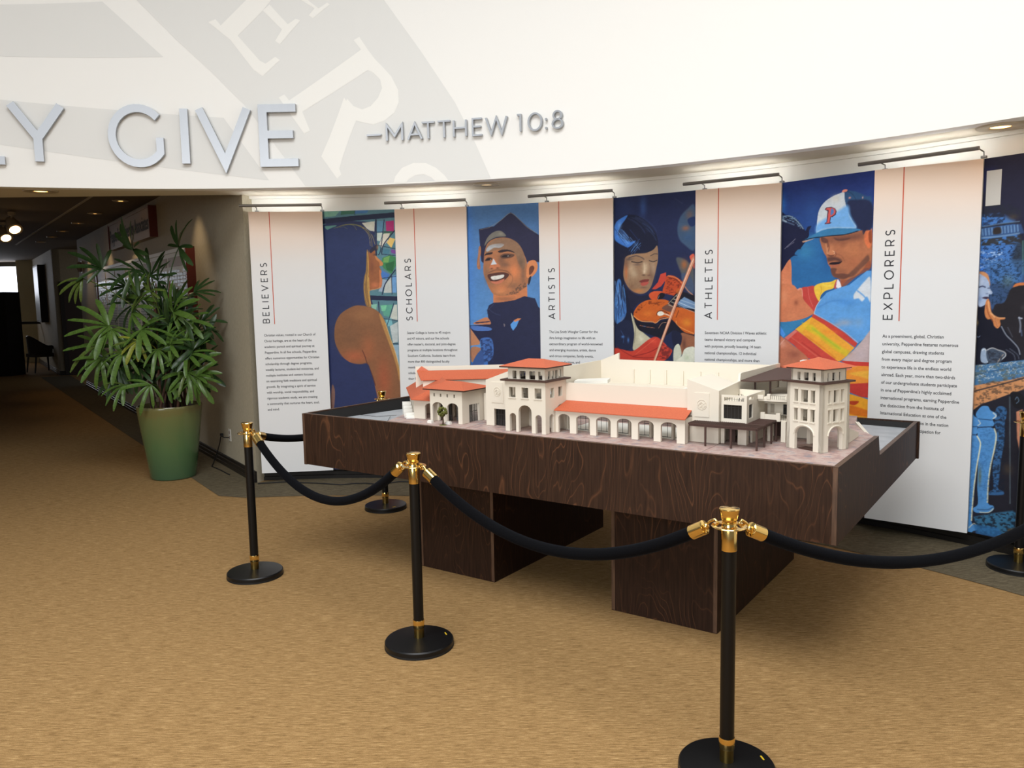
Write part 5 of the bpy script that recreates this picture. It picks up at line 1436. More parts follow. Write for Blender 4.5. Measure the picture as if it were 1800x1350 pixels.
# --- left diagonal wing with steps
def dg(u, v, z):  # u along the diagonal away to the left, v into the building
    c, s = -.7045, .7097
    return (.790 + u * c + v * s, .200 + u * s - v * c, z)
wg = fwall(model, .200, .785, .985, .117, [archp(.872, .950, 0, .075, .098)], 'wing')
mb = MB(); mb.box((0, 0, 0), (.60, .012, .117), xf=lambda p: dg(*p)); part('side_wall', M['cream'], mb, wg)
E0, E1 = dg(-.03, -.022, .121), dg(.62, -.022, .121); R1, R0 = dg(.62, .16, .225), (.93, .34, .225)
mb = MB(); f0 = (.985, .178, .121); vs = [E0, E1, R1, R0, f0, (.985, .34, .225)]
vs += [(p[0], p[1], p[2] - .005) for p in vs]
mb.add(vs, [(0, 3, 2, 1), (0, 4, 5, 3), (6, 7, 8, 9), (6, 9, 11, 10), (0, 1, 7, 6), (4, 0, 6, 10), (1, 2, 8, 7), (2, 3, 9, 8), (3, 5, 11, 9), (5, 4, 10, 11)])
part('roof', M['roof'], mb, wg)
mb = MB(); mb.add([dg(.60, 0, 0), dg(.60, .16, 0), dg(.60, .16, .222), dg(.60, 0, .117), dg(.585, 0, 0), dg(.585, .16, 0), dg(.585, .16, .222), dg(.585, 0, .117)], [(0, 1, 2, 3), (7, 6, 5, 4), (0, 3, 7, 4), (1, 5, 6, 2), (2, 6, 7, 3), (0, 4, 5, 1)]); part('end_wall', M['cream'], mb, wg)
for k in range(5):
    mb = MB(); mb.box((.045 + .075 * k, -.060, -.05), (.068 + .075 * k + .03, -.004, .004 + .0125 * k), xf=lambda p: dg(*p)); part('stair_terrace', M['creamw'], mb, model)
for k in range(3): mb = MB(); mb.box((.0 + .02 * k, -.052, -.04), (.05, -.002, .006 + .012 * k), xf=lambda p: dg(*p)); part('entry_step', M['creamw'], mb, model)
# long rear roof behind the pavilion
def rh(k, w, z): return (.705 + .784 * k - .62 * w, .36 + .62 * k + .784 * w, z)   # k along the turned rear hall, w into it
rr = part('rear_hall', M['cream'], MB().box((.012, .015, 0), (.56, .12, .205), xf=lambda p: rh(*p)), model)
mb = MB(); vs = [rh(0, 0, .2155), rh(.56, 0, .2155), rh(.56, .12, .262), rh(.04, .12, .262), rh(-.03, .135, .262)]
vs += [(p[0], p[1], p[2] - .005) for p in vs]
mb.add(vs, [(0, 1, 2, 3), (0, 3, 4), (8, 7, 6, 5), (9, 8, 5), (0, 5, 6, 1), (1, 6, 7, 2), (2, 7, 8, 3), (3, 8, 9, 4), (4, 9, 5, 0)]); part('roof', M['roof'], mb, rr)
mb = MB(); mb.add([rh(-.03, .134, .262), rh(.045, .120, .262), rh(.0, .142, .290), rh(.02, .16, .262)], [(0, 1, 2), (1, 3, 2), (3, 0, 2), (0, 3, 1)]); part('roof_hip', M['roof'], mb, rr)
part('parapet_wall', M['cream'], MB().box((-.04, .145, 0), (.60, .157, .287), xf=lambda p: rh(*p)), rr)

# --- first emblem block
e1 = part('emblem_block', M['cream'], MB().slab(*facade(1.333, 1.550, 0, [rect(1.388, 1.500, 0, .098)], top=[(1.550, .335), (1.333, .259)]), WT, (0, .20, 0), X_, Z_), model)
mb = MB(); mb.slab([(.212, 0), (.50, 0), (.50, .259), (.212, .259)], [], .012, (1.345, 0, 0), Y_, Z_); part('side_wall', M['cream'], mb, e1)
mb = MB(); mb.add([(1.333, .212, .2585), (1.55, .212, .3345), (1.55, .50, .3345), (1.333, .50, .2585), (1.333, .212, .2535), (1.55, .212, .3295), (1.55, .50, .3295), (1.333, .50, .2535)], [(0, 1, 2, 3), (7, 6, 5, 4), (0, 4, 5, 1), (1, 5, 6, 2), (2, 6, 7, 3), (3, 7, 4, 0)]); part('roof_slab', M['cream'], mb, e1)
def emblem(parent, a0, a1, z0, z1, b, ca, cz, r):
    p = part('plaque', M['cream'], MB().slab(rect(a0, a1, z0, z1), [], .004, (0, b - .003, 0), X_, Z_), parent)
    m = MB(); pts = [(ca + r * cos(2 * pi * i / 28), b - .0042, cz + r * sin(2 * pi * i / 28)) for i in range(29)]; m.tube(pts, .0011, 5, cap=False)
    for k in range(3):                                   # waves and a sloping ridge inside the ring
        zz = cz - r * (.18 + .22 * k); hw = sqrt(max(0, r * r - (zz - cz) ** 2)) * .86
        m.tube([(ca - hw + 2 * hw * i / 8, b - .0042, zz + .0022 * sin(i * 1.6 + k)) for i in range(9)], .0009, 4)
    m.tube([(ca - r * .75, b - .0042, cz + r * .0), (ca - r * .1, b - .0042, cz + r * .55), (ca + r * .3, b - .0042, cz + r * .25), (ca + r * .8, b - .0042, cz + r * .3)], .0010, 4)
    m.tube([(ca - r * .5, b - .0042, cz + r * .0), (ca + r * .05, b - .0042, cz + r * .35), (ca + r * .6, b - .0042, cz - r * .05)], .0010, 4)
    part('emblem', M['cream'], m, parent)
emblem(e1, 1.374, 1.454, .133, .250, .20, 1.415, .196, .024)
m = MB()
for i in range(7): x = 1.388 + .112 * i / 6; m.box((x - .001, .222, 0), (x + .001, .224, .098))
for z in (.03, .062): m.box((1.388, .222, z), (1.50, .224, z + .002))
part('window_mullions', M['mullion'], m, e1); part('window_pane', M['darkglass'], MB().box((1.388, .2255, 0), (1.50, .2265, .098)), e1)

# --- square arcaded tower
ops = [archp(1.573, 1.614, 0, .083, .101), archp(1.631, 1.715, 0, .112, .148), archp(1.739, 1.778, 0, .083, .101)]
wins = [rect(a, a + .042, .186, .242) for a in (1.571, 1.653, 1.736)]
tw = part('square_tower', M['cream'], MB().slab(*facade(1.544, 1.803, .276, ops + wins), .018, (0, .090, 0), X_, Z_), model)
rwall(tw, 1.803, .108, .305, .276, [archp(.128, .172, 0, .083, .101), archp(.20, .29, 0, .110, .145), rect(.138, .178, .188, .240), rect(.221, .262, .188, .240)], t=.018)
rwall(tw, 1.562, .108, .305, .276, [rect(.138, .178, .188, .240), rect(.221, .262, .188, .240)], t=.018)
fwall(tw, .293, 1.562, 1.785, .276, [archp(1.60, 1.66, 0, .1, .12)] + [rect(a, a + .042, .186, .242) for a in (1.60, 1.70)], 'back_wall')
part('floor_slab', M['cream'], MB().box((1.562, .108, .165), (1.785, .293, .170)), tw)
for a in (1.571, 1.653, 1.736): part('window_sill', M['cream'], MB().box((a - .004, .0865, .181), (a + .046, .092, .186)), tw)
part('cornice', M['brown'], MB().box((1.526, .072, .276), (1.821, .323, .285)), tw)
bel = part('belfry', M['cream'], MB().slab(*facade(1.558, 1.793, .350, [rect(1.588, 1.613, .2865, .330), rect(1.634, 1.672, .2865, .330), rect(1.696, 1.733, .2865, .330), rect(1.753, 1.778, .2865, .330)], .2855), .010, (0, .102, 0), X_, Z_), tw)
rwall(tw, 1.793, .112, .293, .350, [rect(b, b + .024, .2865, .330) for b in (.135, .172, .207, .245)], z0=.2855, t=.010)
fwall(tw, .293, 1.558, 1.783, .350, [rect(a, a + .036, .2865, .330) for a in (1.588, 1.636, 1.696, 1.742)], 'back_wall', .2855)
rwall(tw, 1.568, .112, .283, .350, [rect(b, b + .024, .2865, .330) for b in (.135, .172, .207, .245)], z0=.2855, t=.010)
hip(tw, 1.522, 1.826, .064, .335, .355, .390, 1.628, 1.722, .20)

# --- arcade with lean-to roof and the hall wall above it
ops = [archp(a, b, 0, .080, .101) for a, b in ((1.822, 1.892), (1.931, 2.013), (2.050, 2.134), (2.170, 2.252), (2.288, 2.373), (2.411, 2.495))]
ar = part('arcade', M['cream'], MB().slab(*facade(1.8035, 2.537, .122, ops), .016, (0, .187, 0), X_, Z_), model)
rwall(ar, 2.537, .203, .30, .122, [archp(.225, .28, 0, .08, .1)], t=.014)
mb = MB(); mb.add([(1.806, .168, .1225), (2.546, .168, .1245), (2.532, .299, .161), (1.806, .299, .159), (1.806, .168, .1185), (2.546, .168, .1205), (2.532, .299, .156), (1.806, .299, .154)], [(0, 1, 2, 3), (7, 6, 5, 4), (0, 4, 5, 1), (1, 5, 6, 2), (2, 6, 7, 3), (3, 7, 4, 0)]); part('lean_to_roof', M['roof'], mb, ar)
part('soffit_board', M['cream'], MB().box((1.806, .204, .112), (2.52, .299, .115)), ar)
part('arcade_floor', M['creamw'], MB().box((1.806, .29, -.001), (2.52, .62, .0005)), ar)
hl = part('hall_wall', M['cream'], MB().slab(*facade(1.8035, 2.513, .255, [rect(1.815, 2.50, 0, .112)]), .014, (0, .300, 0), X_, Z_), model)
for i, (a, b) in enumerate(((1.835, 1.868), (1.945, 1.983), (2.062, 2.097), (2.180, 2.216), (2.297, 2.333), (2.418, 2.450))):
    part('curtain_panel', M['curtain'], MB().tube([((a + b) / 2, .288, 0), ((a + b) / 2, .288, .112)], (b - a) / 2 * 1.15, 12, flat=.45), hl)
m = MB()
for i in range(44): x = 1.82 + .68 * i / 43; m.box((x - .0008, .317, 0), (x + .0008, .319, .112)) if i % 2 == 0 else None
for z in (.002, .062, .092): m.box((1.815, .317, z), (2.50, .319, z + .002))
part('window_mullions', M['mullion'], m, hl)
# flat roof, recessed boards and the tall back walls
fr = part('flat_roof', M['cream'], MB().box((1.60, .62, .165), (2.66, 1.10, .175)), model)
part('roof_edge', M['cream'], MB().box((1.8035, .3145, .244), (2.513, .345, .250)), fr)
part('roof_edge', M['cream'], MB().box((1.60, .61, .165), (2.513, .62, .205)), fr)
for k, (a, b, w, d, z, an) in enumerate(((1.66, .62, .17, .10, .205, .35), (1.70, .78, .20, .12, .222, .35), (1.92, .66, .12, .05, .196, .3), (2.30, .55, .05, .05, .20, 0), (2.35, .80, .16, .10, .195, .1))):
    c, s = cos(an), sin(an)
    part('roof_panel', M['creamw'], MB().box((-w / 2, -d / 2, -.02), (w / 2, d / 2, 0), xf=lambda p: (a + p[0] * c - p[1] * s, b + p[0] * s + p[1] * c, z + p[2] + .04 * p[0] * (k < 2))), fr)
part('stage_side_wall', M['cream'], MB().slab([(.30, .175), (1.10, .175), (1.10, .310), (.30, .300)], [], .012, (1.585, 0, 0), Y_, Z_), fr)
bw = part('stage_back_wall', M['cream'], MB().slab([(1.585, .0), (2.66, .0), (2.66, .315), (1.712, .318), (1.712, .360), (1.585, .310)], [], .014, (0, 1.10, 0), X_, Z_), fr)
for i in range(6): part('fin', M['cream'], MB().box((1.814 + .109 * i, 1.088, .176), (1.822 + .109 * i, 1.10, .262)), fr)

# --- second emblem block and the gable wall behind it
e2 = part('emblem_block.001', M['cream'], MB().slab([(2.537, 0), (2.672, 0), (2.672, .257), (2.511, .307), (2.511, .128), (2.537, .128)], [], .012, (0, .276, 0), X_, Z_), model)
emblem(e2, 2.550, 2.625, .126, .243, .276, 2.588, .186, .024)
part('gable_wall', M['cream'], MB().slab([(.288, .0), (1.26, .0), (1.26, .314), (.60, .316), (.585, .312), (.575, .276), (.288, .258)], [], .012, (2.672, 0, 0), Y_, Z_), e2)
part('roof_slab', M['cream'], MB().add([(2.513, .288, .306), (2.660, .288, .256), (2.660, .60, .256), (2.513, .60, .306), (2.513, .288, .300), (2.660, .288, .250), (2.660, .60, .250), (2.513, .60, .300)], [(0, 1, 2, 3), (7, 6, 5, 4), (0, 4, 5, 1), (1, 5, 6, 2), (2, 6, 7, 3), (3, 7, 4, 0)]), e2)
# --- glazed corner block with terrace
cb = part('corner_block', M['cream'], MB().slab(*facade(2.6745, 2.800, .236, [rect(2.692, 2.758, 0, .092), rect(2.687, 2.776, .122, .190), rect(2.690, 2.788, .208, .226)]), .012, (0, .300, 0), X_, Z_), model)
rwall(cb, 2.800, .312, .56, .236, [rect(.335, .385, 0, .095), rect(.335, .392, .122, .190), rect(.33, .40, .210, .226)])
part('terrace_floor', M['cream'], MB().box((2.6745, .312, .198), (2.788, .56, .203)), cb); part('mid_floor', M['cream'], MB().box((2.6745, .312, .100), (2.788, .56, .106)), cb)
m = MB()
for i in range(6): x = 2.687 + .089 * i / 5; m.box((x - .0012, .307, .122), (x + .0012, .3085, .190))
m.box((2.687, .307, .176), (2.776, .3085, .178)); part('window_mullions', M['mullion'], m, cb)
part('window_pane', M['darkglass'], MB().box((2.687, .309, .122), (2.776, .310, .190)), cb)
m = MB()
for i in range(4): y = .335 + .057 * i / 3; m.box((2.7915, y - .001, .122), (2.793, y + .001, .190))
part('window_mullions', M['mullion'], m, cb); part('window_pane', M['darkglass'], MB().box((2.790, .335, .122), (2.791, .392, .190)), cb)
part('dark_doorway', M['brown'], MB().box((2.692, .36, 0), (2.725, .365, .092)), cb)
part('back_wall', M['cream'], MB().box((2.6745, .56, 0), (2.800, .572, .236)), cb)
m = MB()
for i in range(9): x = 2.690 + .098 * i / 8; m.box((x - .0007, .304, .208), (x + .0007, .3055, .226))
m.box((2.690, .304, .216), (2.788, .3055, .2172)); part('railing', M['mullion'], m, cb)
m = MB()
for k, (x, y) in enumerate(((2.745, .345), (2.757, .352), (2.768, .342))):
    m.tube([(x, y, .203), (x + .003, y, .222), (x - .003, y, .238)], .0016, 5); m.tube([(x - .005, y, .226), (x + .006, y + .002, .231)], .0013, 5)
part('terrace_furniture', M['mullion'], m, cb)
# ground-floor pergola wrapping the corner
mb = MB(); poly = [(2.553, .187), (2.890, .187), (2.895, .482), (2.806, .482), (2.806, .296), (2.553, .274)]
pg = part('pergola', M['brown'], mb.prism(poly, .100, .106), model)
m = MB()
for i in range(36): x = 2.556 + .33 * i / 35; m.box((x - .0016, .187, .1062), (x + .0016, .272 + (.02 if x < 2.8 else 0), .1082))
for i in range(18): y = .305 + .17 * i / 17; m.box((2.808, y - .0016, .1062), (2.893, y + .0016, .1082))
part('roof_battens', M['brown'], m, pg)
for a, b in ((2.638, .192), (2.762, .195), (2.884, .193), (2.886, .297), (2.888, .398), (2.889, .474)): part('post', M['brown'], MB().box((a - .004, b - .004, 0), (a + .004, b + .004, .100)), pg)
part('beam', M['brown'], MB().box((2.556, .189, .092), (2.889, .196, .100)), pg); part('beam', M['brown'], MB().box((2.882, .197, .092), (2.889, .480, .100)), pg)
# balconies between the corner block and the round-arched tower
bl = part('balcony_block', M['cream'], MB().slab(*facade(2.800, 3.075, .200, [rect(2.835, 2.872, 0, .10), rect(2.900, 2.945, 0, .095), rect(2.815, 2.835, .118, .180), rect(2.880, 2.960, .112, .182)]), .012, (0, .62, 0), X_, Z_), model)
part('window_pane', M['darkglass'], MB().box((2.880, .6205, .112), (2.960, .622, .182)), bl); part('dark_doorway', M['brown'], MB().box((2.835, .6205, 0), (2.945, .622, .10)), bl); part('window_pane', M['curtain'], MB().box((2.815, .6205, .118), (2.835, .622, .180)), bl)
m = MB()
for i in range(6): x = 2.880 + .08 * i / 5; m.box((x - .001, .6185, .112), (x + .001, .6200, .182))
m.box((2.880, .6185, .150), (2.960, .6200, .152)); part('window_mullions', M['mullion'], m, bl)
part('balcony_slab', M['cream'], MB().box((2.812, .47, .100), (3.06, .62, .107)), bl); part('balcony_slab', M['cream'], MB().box((2.802, .46, .196), (3.05, .72, .206)), bl)
part('parapet', M['cream'], MB().box((2.815, .462, .100), (2.905, .470, .132)), bl)
for x in (2.815, 2.890): part('parapet_post', M['cream'], MB().box((x, .459, .100), (x + .02, .473, .140)), bl)
part('parapet', M['cream'], MB().box((2.802, .452, .206), (2.83, .460, .226)), bl)
for k, (x0, x1, z0, z1) in enumerate(((2.908, 2.975, .107, .130), (2.862, 2.935, .206, .224))):
    m = MB()
    for i in range(9): x = x0 + (x1 - x0) * i / 8; m.box((x - .0007, .464, z0), (x + .0007, .4655, z1))
    m.box((x0, .464, z1), (x1, .4655, z1 + .0015)); part('railing', M['mullion'], m, bl)
for x in (2.846, 2.936): part('parapet_post', M['cream'], MB().box((x, .457, .206), (x + .016, .471, .232)), bl)
for x in (2.850, 2.915): part('pier', M['cream'], MB().box((x, .462, 0), (x + .022, .484, .100)), bl)
# upper brown canopy on posts
uc = part('upper_canopy', M['brown'], MB().prism([(2.684, .549), (2.770, .540), (2.990, .80), (2.990, 1.13), (2.684, 1.18)], [.277, .277, .283, .290, .290], [.283, .283, .289, .296, .296]), model)
for a, b in ((2.722, .66), (2.80, .66), (2.86, .76), (2.90, .84)): part('post', M['brown'], MB().box((a - .004, b - .004, .206 if b < .72 and a > 2.8 else .175), (a + .004, b + .004, .279)), uc)
part('upper_floor', M['cream'], MB().box((2.676, .575, .170), (3.04, 1.25, .178)), uc); part('dark_glazing', M['darkglass'], MB().box((2.80, .99, .178), (3.03, 1.0, .276)), uc)
rb = part('rear_roof', M['cream'], MB().box((2.68, 1.22, 0), (3.0, 1.40, .275)), model)
hip(rb, 2.66, 3.03, 1.19, 1.44, .280, .325, 2.78, 2.92, 1.30, fascia=False); part('roof_box', M['creamw'], MB().box((2.80, 1.20, .29), (2.91, 1.26, .338)), rb)

# --- corner tower, turned to face the corner
CT = Vector((3.151, .273)); UL = (Vector((2.977, .347)) - CT); UL.normalize(); UR = Vector((-UL.y, UL.x)) ; UR = UR if UR.y > 0 else -UR
SD = .193
Lc = CT + UL * SD; Bc = CT + UL * SD + UR * SD; Rc = CT + UR * SD
def face(parent, A, B, z1, ops, name, z0=0.0, t=.018, m=None):
    d = (B - A); W = d.length; d.normalize()
    o, h = facade(0, W, z1, ops, z0); return MB().slab(o, h, t, (A.x, A.y, 0), (d.x, d.y, 0), Z_).build(name, m or M['cream'], parent)
def tops(): return [archp(.046, .147, 0, .072, .110)] + [rect(a, b, z0, z1) for z0, z1 in ((.134, .192), (.222, .280)) for a, b in ((.041, .060), (.078, .114), (.130, .152))]
ct = face(model, Lc, CT, .311, tops(), 'corner_tower')
face(ct, CT, Rc, .311, tops(), 'side_wall'); face(ct, Rc, Bc, .311, tops(), 'back_wall'); face(ct, Bc, Lc, .311, tops(), 'side_wall')
cen = (Lc + Rc) / 2
def sq(r, z0, z1, name, m, parent):
    k = r / (SD / 2); ps = [cen + (p - cen) * k for p in (Lc, CT, Rc, Bc)]
    return MB().prism([tuple(p) for p in ps], z0, z1).build(name, m, parent)
for z in (.118, .207): sq(SD / 2 - .019, z, z + .005, 'floor_slab', M['cream'], ct)
for A, B in ((Lc, CT), (CT, Rc)):                        # raised surrounds over the windows and the arch
    d = (B - A).normalized(); nrm = Vector((d.y, -d.x)); m = MB()
    for z0, z1 in ((.134, .192), (.222, .280)):
        for a, b in ((.041, .060), (.078, .114), (.130, .152)):
            for q0, q1 in ((z1, z1 + .006), (z0 - .005, z0)):
                m.box((a - .004, -.003, q0), (b + .004, 0.0, q1), xf=lambda p: (A.x + d.x * p[0] - nrm.x * p[1], A.y + d.y * p[0] - nrm.y * p[1], p[2]))
    pts = [(.0965 + .0545 * cos(pi * i / 10), .074 + .042 * sin(pi * i / 10)) for i in range(11)]
    m.tube([(A.x + d.x * x + nrm.x * .001, A.y + d.y * x + nrm.y * .001, z) for x, z in pts], .0035, 6)
    part('window_surround', M['cream'], m, ct)
sq(SD / 2 + .017, .311, .319, 'cornice', M['brown'], ct)
kb = (SD / 2 - .012) / (SD / 2); bc = [cen + (p - cen) * kb for p in (Lc, CT, Rc, Bc)]
bops = lambda: [rect(a, b, .321, .358) for a, b in ((.034, .050), (.069, .094), (.116, .132))]
bf = face(ct, bc[0], bc[1], .374, bops(), 'belfry', .3195, .009)
for i in (1, 2, 3): face(ct, bc[i], bc[(i + 1) % 4], .374, bops(), 'belfry_wall', .3195, .009)
sq(SD / 2 + .004, .374, .380, 'eave_board', M['brown'], ct)
k2 = (SD / 2 + .022) / (SD / 2); ps = [cen + (p - cen) * k2 for p in (Lc, CT, Rc, Bc)]
MB().add([(p.x, p.y, .3805) for p in ps] + [(cen.x, cen.y, .424)], [(0, 1, 4), (1, 2, 4), (2, 3, 4), (3, 0, 4), (3, 2, 1, 0)]).build('roof', M['roof'], ct)
d = (CT - Lc).normalized(); n2 = Vector((d.y, -d.x))
part('dark_step', M['brown'], MB().box((.05, .020, 0), (.145, .075, .004), xf=lambda p: (Lc.x + d.x * p[0] - n2.x * p[1], Lc.y + d.y * p[0] - n2.y * p[1], p[2])), ct)
part('stair_wall', M['cream'], MB().prism([(3.185, .60), (3.20, .60), (3.20, .80), (3.185, .80)], 0, [.07, .07, .02, .02]), model)
# --- model tree and planters
tr = thing('model_tree', 'tiny round-crowned model tree in front of the left pavilion arches', 'tree', tpt(1.108, .083, .9985), TA)
m = MB(); m.tube([(0, 0, 0), (.002, 0, .025), (-.002, .001, .05), (0, 0, .07)], [.006, .0045, .004, .002], 7); m.tube([(0, 0, .04), (.014, 0, .062)], .002, 5); m.tube([(0, 0, .035), (-.013, 0, .06)], .002, 5); m.build('trunk', M['twig'], tr)
m = MB(); rnd = random.Random(3)
for k in range(46):
    a, b, r = rnd.uniform(0, 6.28), rnd.uniform(-1, 1), rnd.uniform(.45, 1) ** .5
    c = (.030 * r * sqrt(1 - b * b) * cos(a), .026 * r * sqrt(1 - b * b) * sin(a), .078 + .026 * r * b); q = rnd.uniform(.006, .010)
    m.lathe([(0, -q), (q * .8, -q * .5), (q, .2 * q), (q * .5, q * .8), (0, q)], 6, c=c)
m.build('foliage', M['soilgreen'], tr); tr.children[-1]['kind'] = 'stuff'
MB().lathe([(.022, 0), (.020, .0016), (0, .0018)], 16).build('root_disc', M['soilgreen'], tr)
for k, (a, b, lab) in enumerate(((.990, .110, 'small white planter box left of the tiny model tree'), (1.118, .122, 'small white planter box right of the tiny model tree'))):
    o = MB().box((-.016, -.010, 0), (.016, .010, .014)).box((-.013, -.007, .014), (.013, .007, .0165)).build('planter_box', M['creamw']); o.location = tpt(a, b, .9985); o.rotation_euler = (0, 0, TA); tag(o, lab, 'planter', 'model planters')

# ================================================================== potted palm
M['glaze'] = mat('green_glaze', (84, 116, 70), .16, spec=.6)
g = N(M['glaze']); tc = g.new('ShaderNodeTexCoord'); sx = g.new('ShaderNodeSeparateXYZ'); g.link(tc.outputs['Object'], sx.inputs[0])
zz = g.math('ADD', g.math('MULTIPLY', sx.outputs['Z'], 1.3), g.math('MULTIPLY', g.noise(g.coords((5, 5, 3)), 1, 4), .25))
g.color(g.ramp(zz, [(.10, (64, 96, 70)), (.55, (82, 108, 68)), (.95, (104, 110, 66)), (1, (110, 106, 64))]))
M['soil'] = mat('potting_soil', (44, 32, 24), .95)
M['cane'] = mat('palm_cane', (70, 46, 34), .85)
g = N(M['cane']); g.color(g.ramp(g.noise(g.coords((40, 40, 14)), 1, 3), [(.35, (40, 26, 20)), (.65, (98, 66, 48))]))
def leafmat(name, c):
    m = mat(name, c, .34, spec=.45); g = N(m); k = tuple(int(v * .72) for v in c)
    g.color(g.ramp(g.noise(g.coords((50, 4, 4)), 1, 3), [(.35, k), (.65, c)])); return m
M['leaf'] = leafmat('palm_leaf', (88, 120, 50)); M['leaf2'] = leafmat('palm_leaf_dark', (50, 78, 38)); M['leafy'] = leafmat('palm_leaf_yellowing', (142, 150, 52)); M['leafb'] = leafmat('palm_leaf_brown_tip', (92, 112, 48))
palm = thing('potted_palm', 'tall fan-leaved palm in a glazed green pot at the hallway corner', 'plant', (-3.39, 7.86, 0))
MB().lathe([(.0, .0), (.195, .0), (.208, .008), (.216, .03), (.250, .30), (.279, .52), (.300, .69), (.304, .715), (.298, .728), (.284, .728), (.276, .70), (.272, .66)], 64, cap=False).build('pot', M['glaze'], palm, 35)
MB().lathe([(.273, .662), (.18, .672), (.0, .678)], 32, cap=False).build('soil', M['soil'], palm)
def leaflet_mesh(name, Ln, wd, droop, m):
    mb = MB(); n = 7; vs = []
    for i in range(n + 1):
        t = i / n; w_ = wd * (.30 + .70 * min(1, t * 3.2)) * (1 if t < .80 else max(.34, 1 - ((t - .8) / .2) ** 2 * .66))
        x = Ln * (t - .10 * droop * t * t); z = -Ln * droop * t ** 2.2 * .55
        vs += [(x, -w_ / 2, z + w_ * .13), (x, 0, z - w_ * .04), (x, w_ / 2, z + w_ * .13)]
    fs = []
    for i in range(n):
        a, b = 3 * i, 3 * i + 3
        fs += [(a, b, b + 1, a + 1), (a + 1, b + 1, b + 2, a + 2)]
    o = mb.add(vs, fs).build(name, m, None, 60); me = o.data; bpy.data.objects.remove(o); return me
LV = {}
for key in ('leaf', 'leaf2', 'leafy', 'leafb'):
    for d in range(3): LV[key, d] = leaflet_mesh('leaflet', 1.0, (.145, .17, .13)[d], (.22, .50, .85)[d], M[key])
rnd = random.Random(11)
# fan hubs: (dx, dy, z) about the pot axis, outward heading of the fan in the picture plane, spread, leaf length, tint, number
HUBS = []
def hub(px, py, dy, ang, n=7, L=.34, tint='leaf', spread=150, droop=1): HUBS.append(((px - 303) * .00557, dy, .715 + (712 - py) * .00553, ang, n, L, tint, spread, droop))
hub(258, 436, .0, 85, 9, .34, 'leaf2', 190, 0); hub(334, 432, .05, 60, 8, .33, 'leaf2', 230, 0); hub(206, 468, -.05, 140, 7, .30, 'leaf2', 150, 1); hub(178, 485, -.12, 225, 5, .30, 'leafb', 80, 2)
hub(255, 470, .05, 250, 7, .30, 'leaf2', 200, 1); hub(290, 492, .1, 30, 7, .30, 'leaf2', 200, 1); hub(232, 500, .1, 200, 7, .30, 'leaf2', 190, 1); hub(268, 520, .0, 100, 8, .28, 'leaf', 220, 1); hub(292, 508, -.1, 70, 8, .20, 'leafb', 220, 1)
hub(262, 545, -.15, 40, 8, .36, 'leaf', 190, 1); hub(330, 545, -.12, 45, 8, .34, 'leaf', 200, 1); hub(345, 560, -.05, 330, 7, .30, 'leaf', 170, 1); hub(228, 566, -.25, 190, 9, .36, 'leaf', 220, 1); hub(236, 572, -.28, 300, 7, .26, 'leaf', 150, 2)
hub(286, 574, -.28, 330, 8, .32, 'leaf', 210, 1); hub(282, 592, -.34, 250, 7, .24, 'leafy', 170, 1); hub(350, 590, .1, 10, 6, .30, 'leaf2', 150, 0); hub(348, 512, .15, 20, 6, .26, 'leaf2', 120, 0); hub(355, 565, .2, 350, 6, .28, 'leaf2', 120, 1)
hub(200, 600, -.15, 205, 8, .33, 'leaf', 180, 1); hub(212, 622, -.25, 260, 7, .30, 'leaf', 160, 2); hub(258, 612, -.35, 240, 8, .30, 'leaf', 200, 2); hub(312, 608, -.3, 300, 7, .28, 'leaf', 180, 2); hub(335, 600, -.3, 20, 6, .26, 'leaf', 150, 1)
hub(356, 618, -.2, 340, 8, .32, 'leaf', 210, 1); hub(352, 650, -.2, 290, 7, .28, 'leaf', 170, 2); hub(225, 650, -.1, 250, 7, .28, 'leaf2', 160, 2); hub(252, 668, -.3, 215, 5, .26, 'leaf', 110, 2); hub(298, 668, -.32, 235, 6, .28, 'leaf', 160, 2); hub(325, 640, -.1, 250, 7, .28, 'leaf2', 200, 2)
hub(270, 640, .1, 200, 7, .30, 'leaf2', 220, 1); hub(300, 560, .25, 120, 8, .34, 'leaf2', 240, 1); hub(240, 530, .2, 170, 8, .34, 'leaf2', 220, 1); hub(310, 530, .25, 60, 8, .32, 'leaf2', 220, 1); hub(270, 480, .2, 120, 8, .30, 'leaf2', 240, 0); hub(280, 600, .0, 90, 8, .30, 'leaf2', 240, 1); hub(320, 580, .0, 80, 8, .28, 'leaf2', 220, 1); hub(235, 610, .05, 160, 7, .28, 'leaf2', 200, 1)
nleaf = 0
def sc_(L, t): return L * 1.1
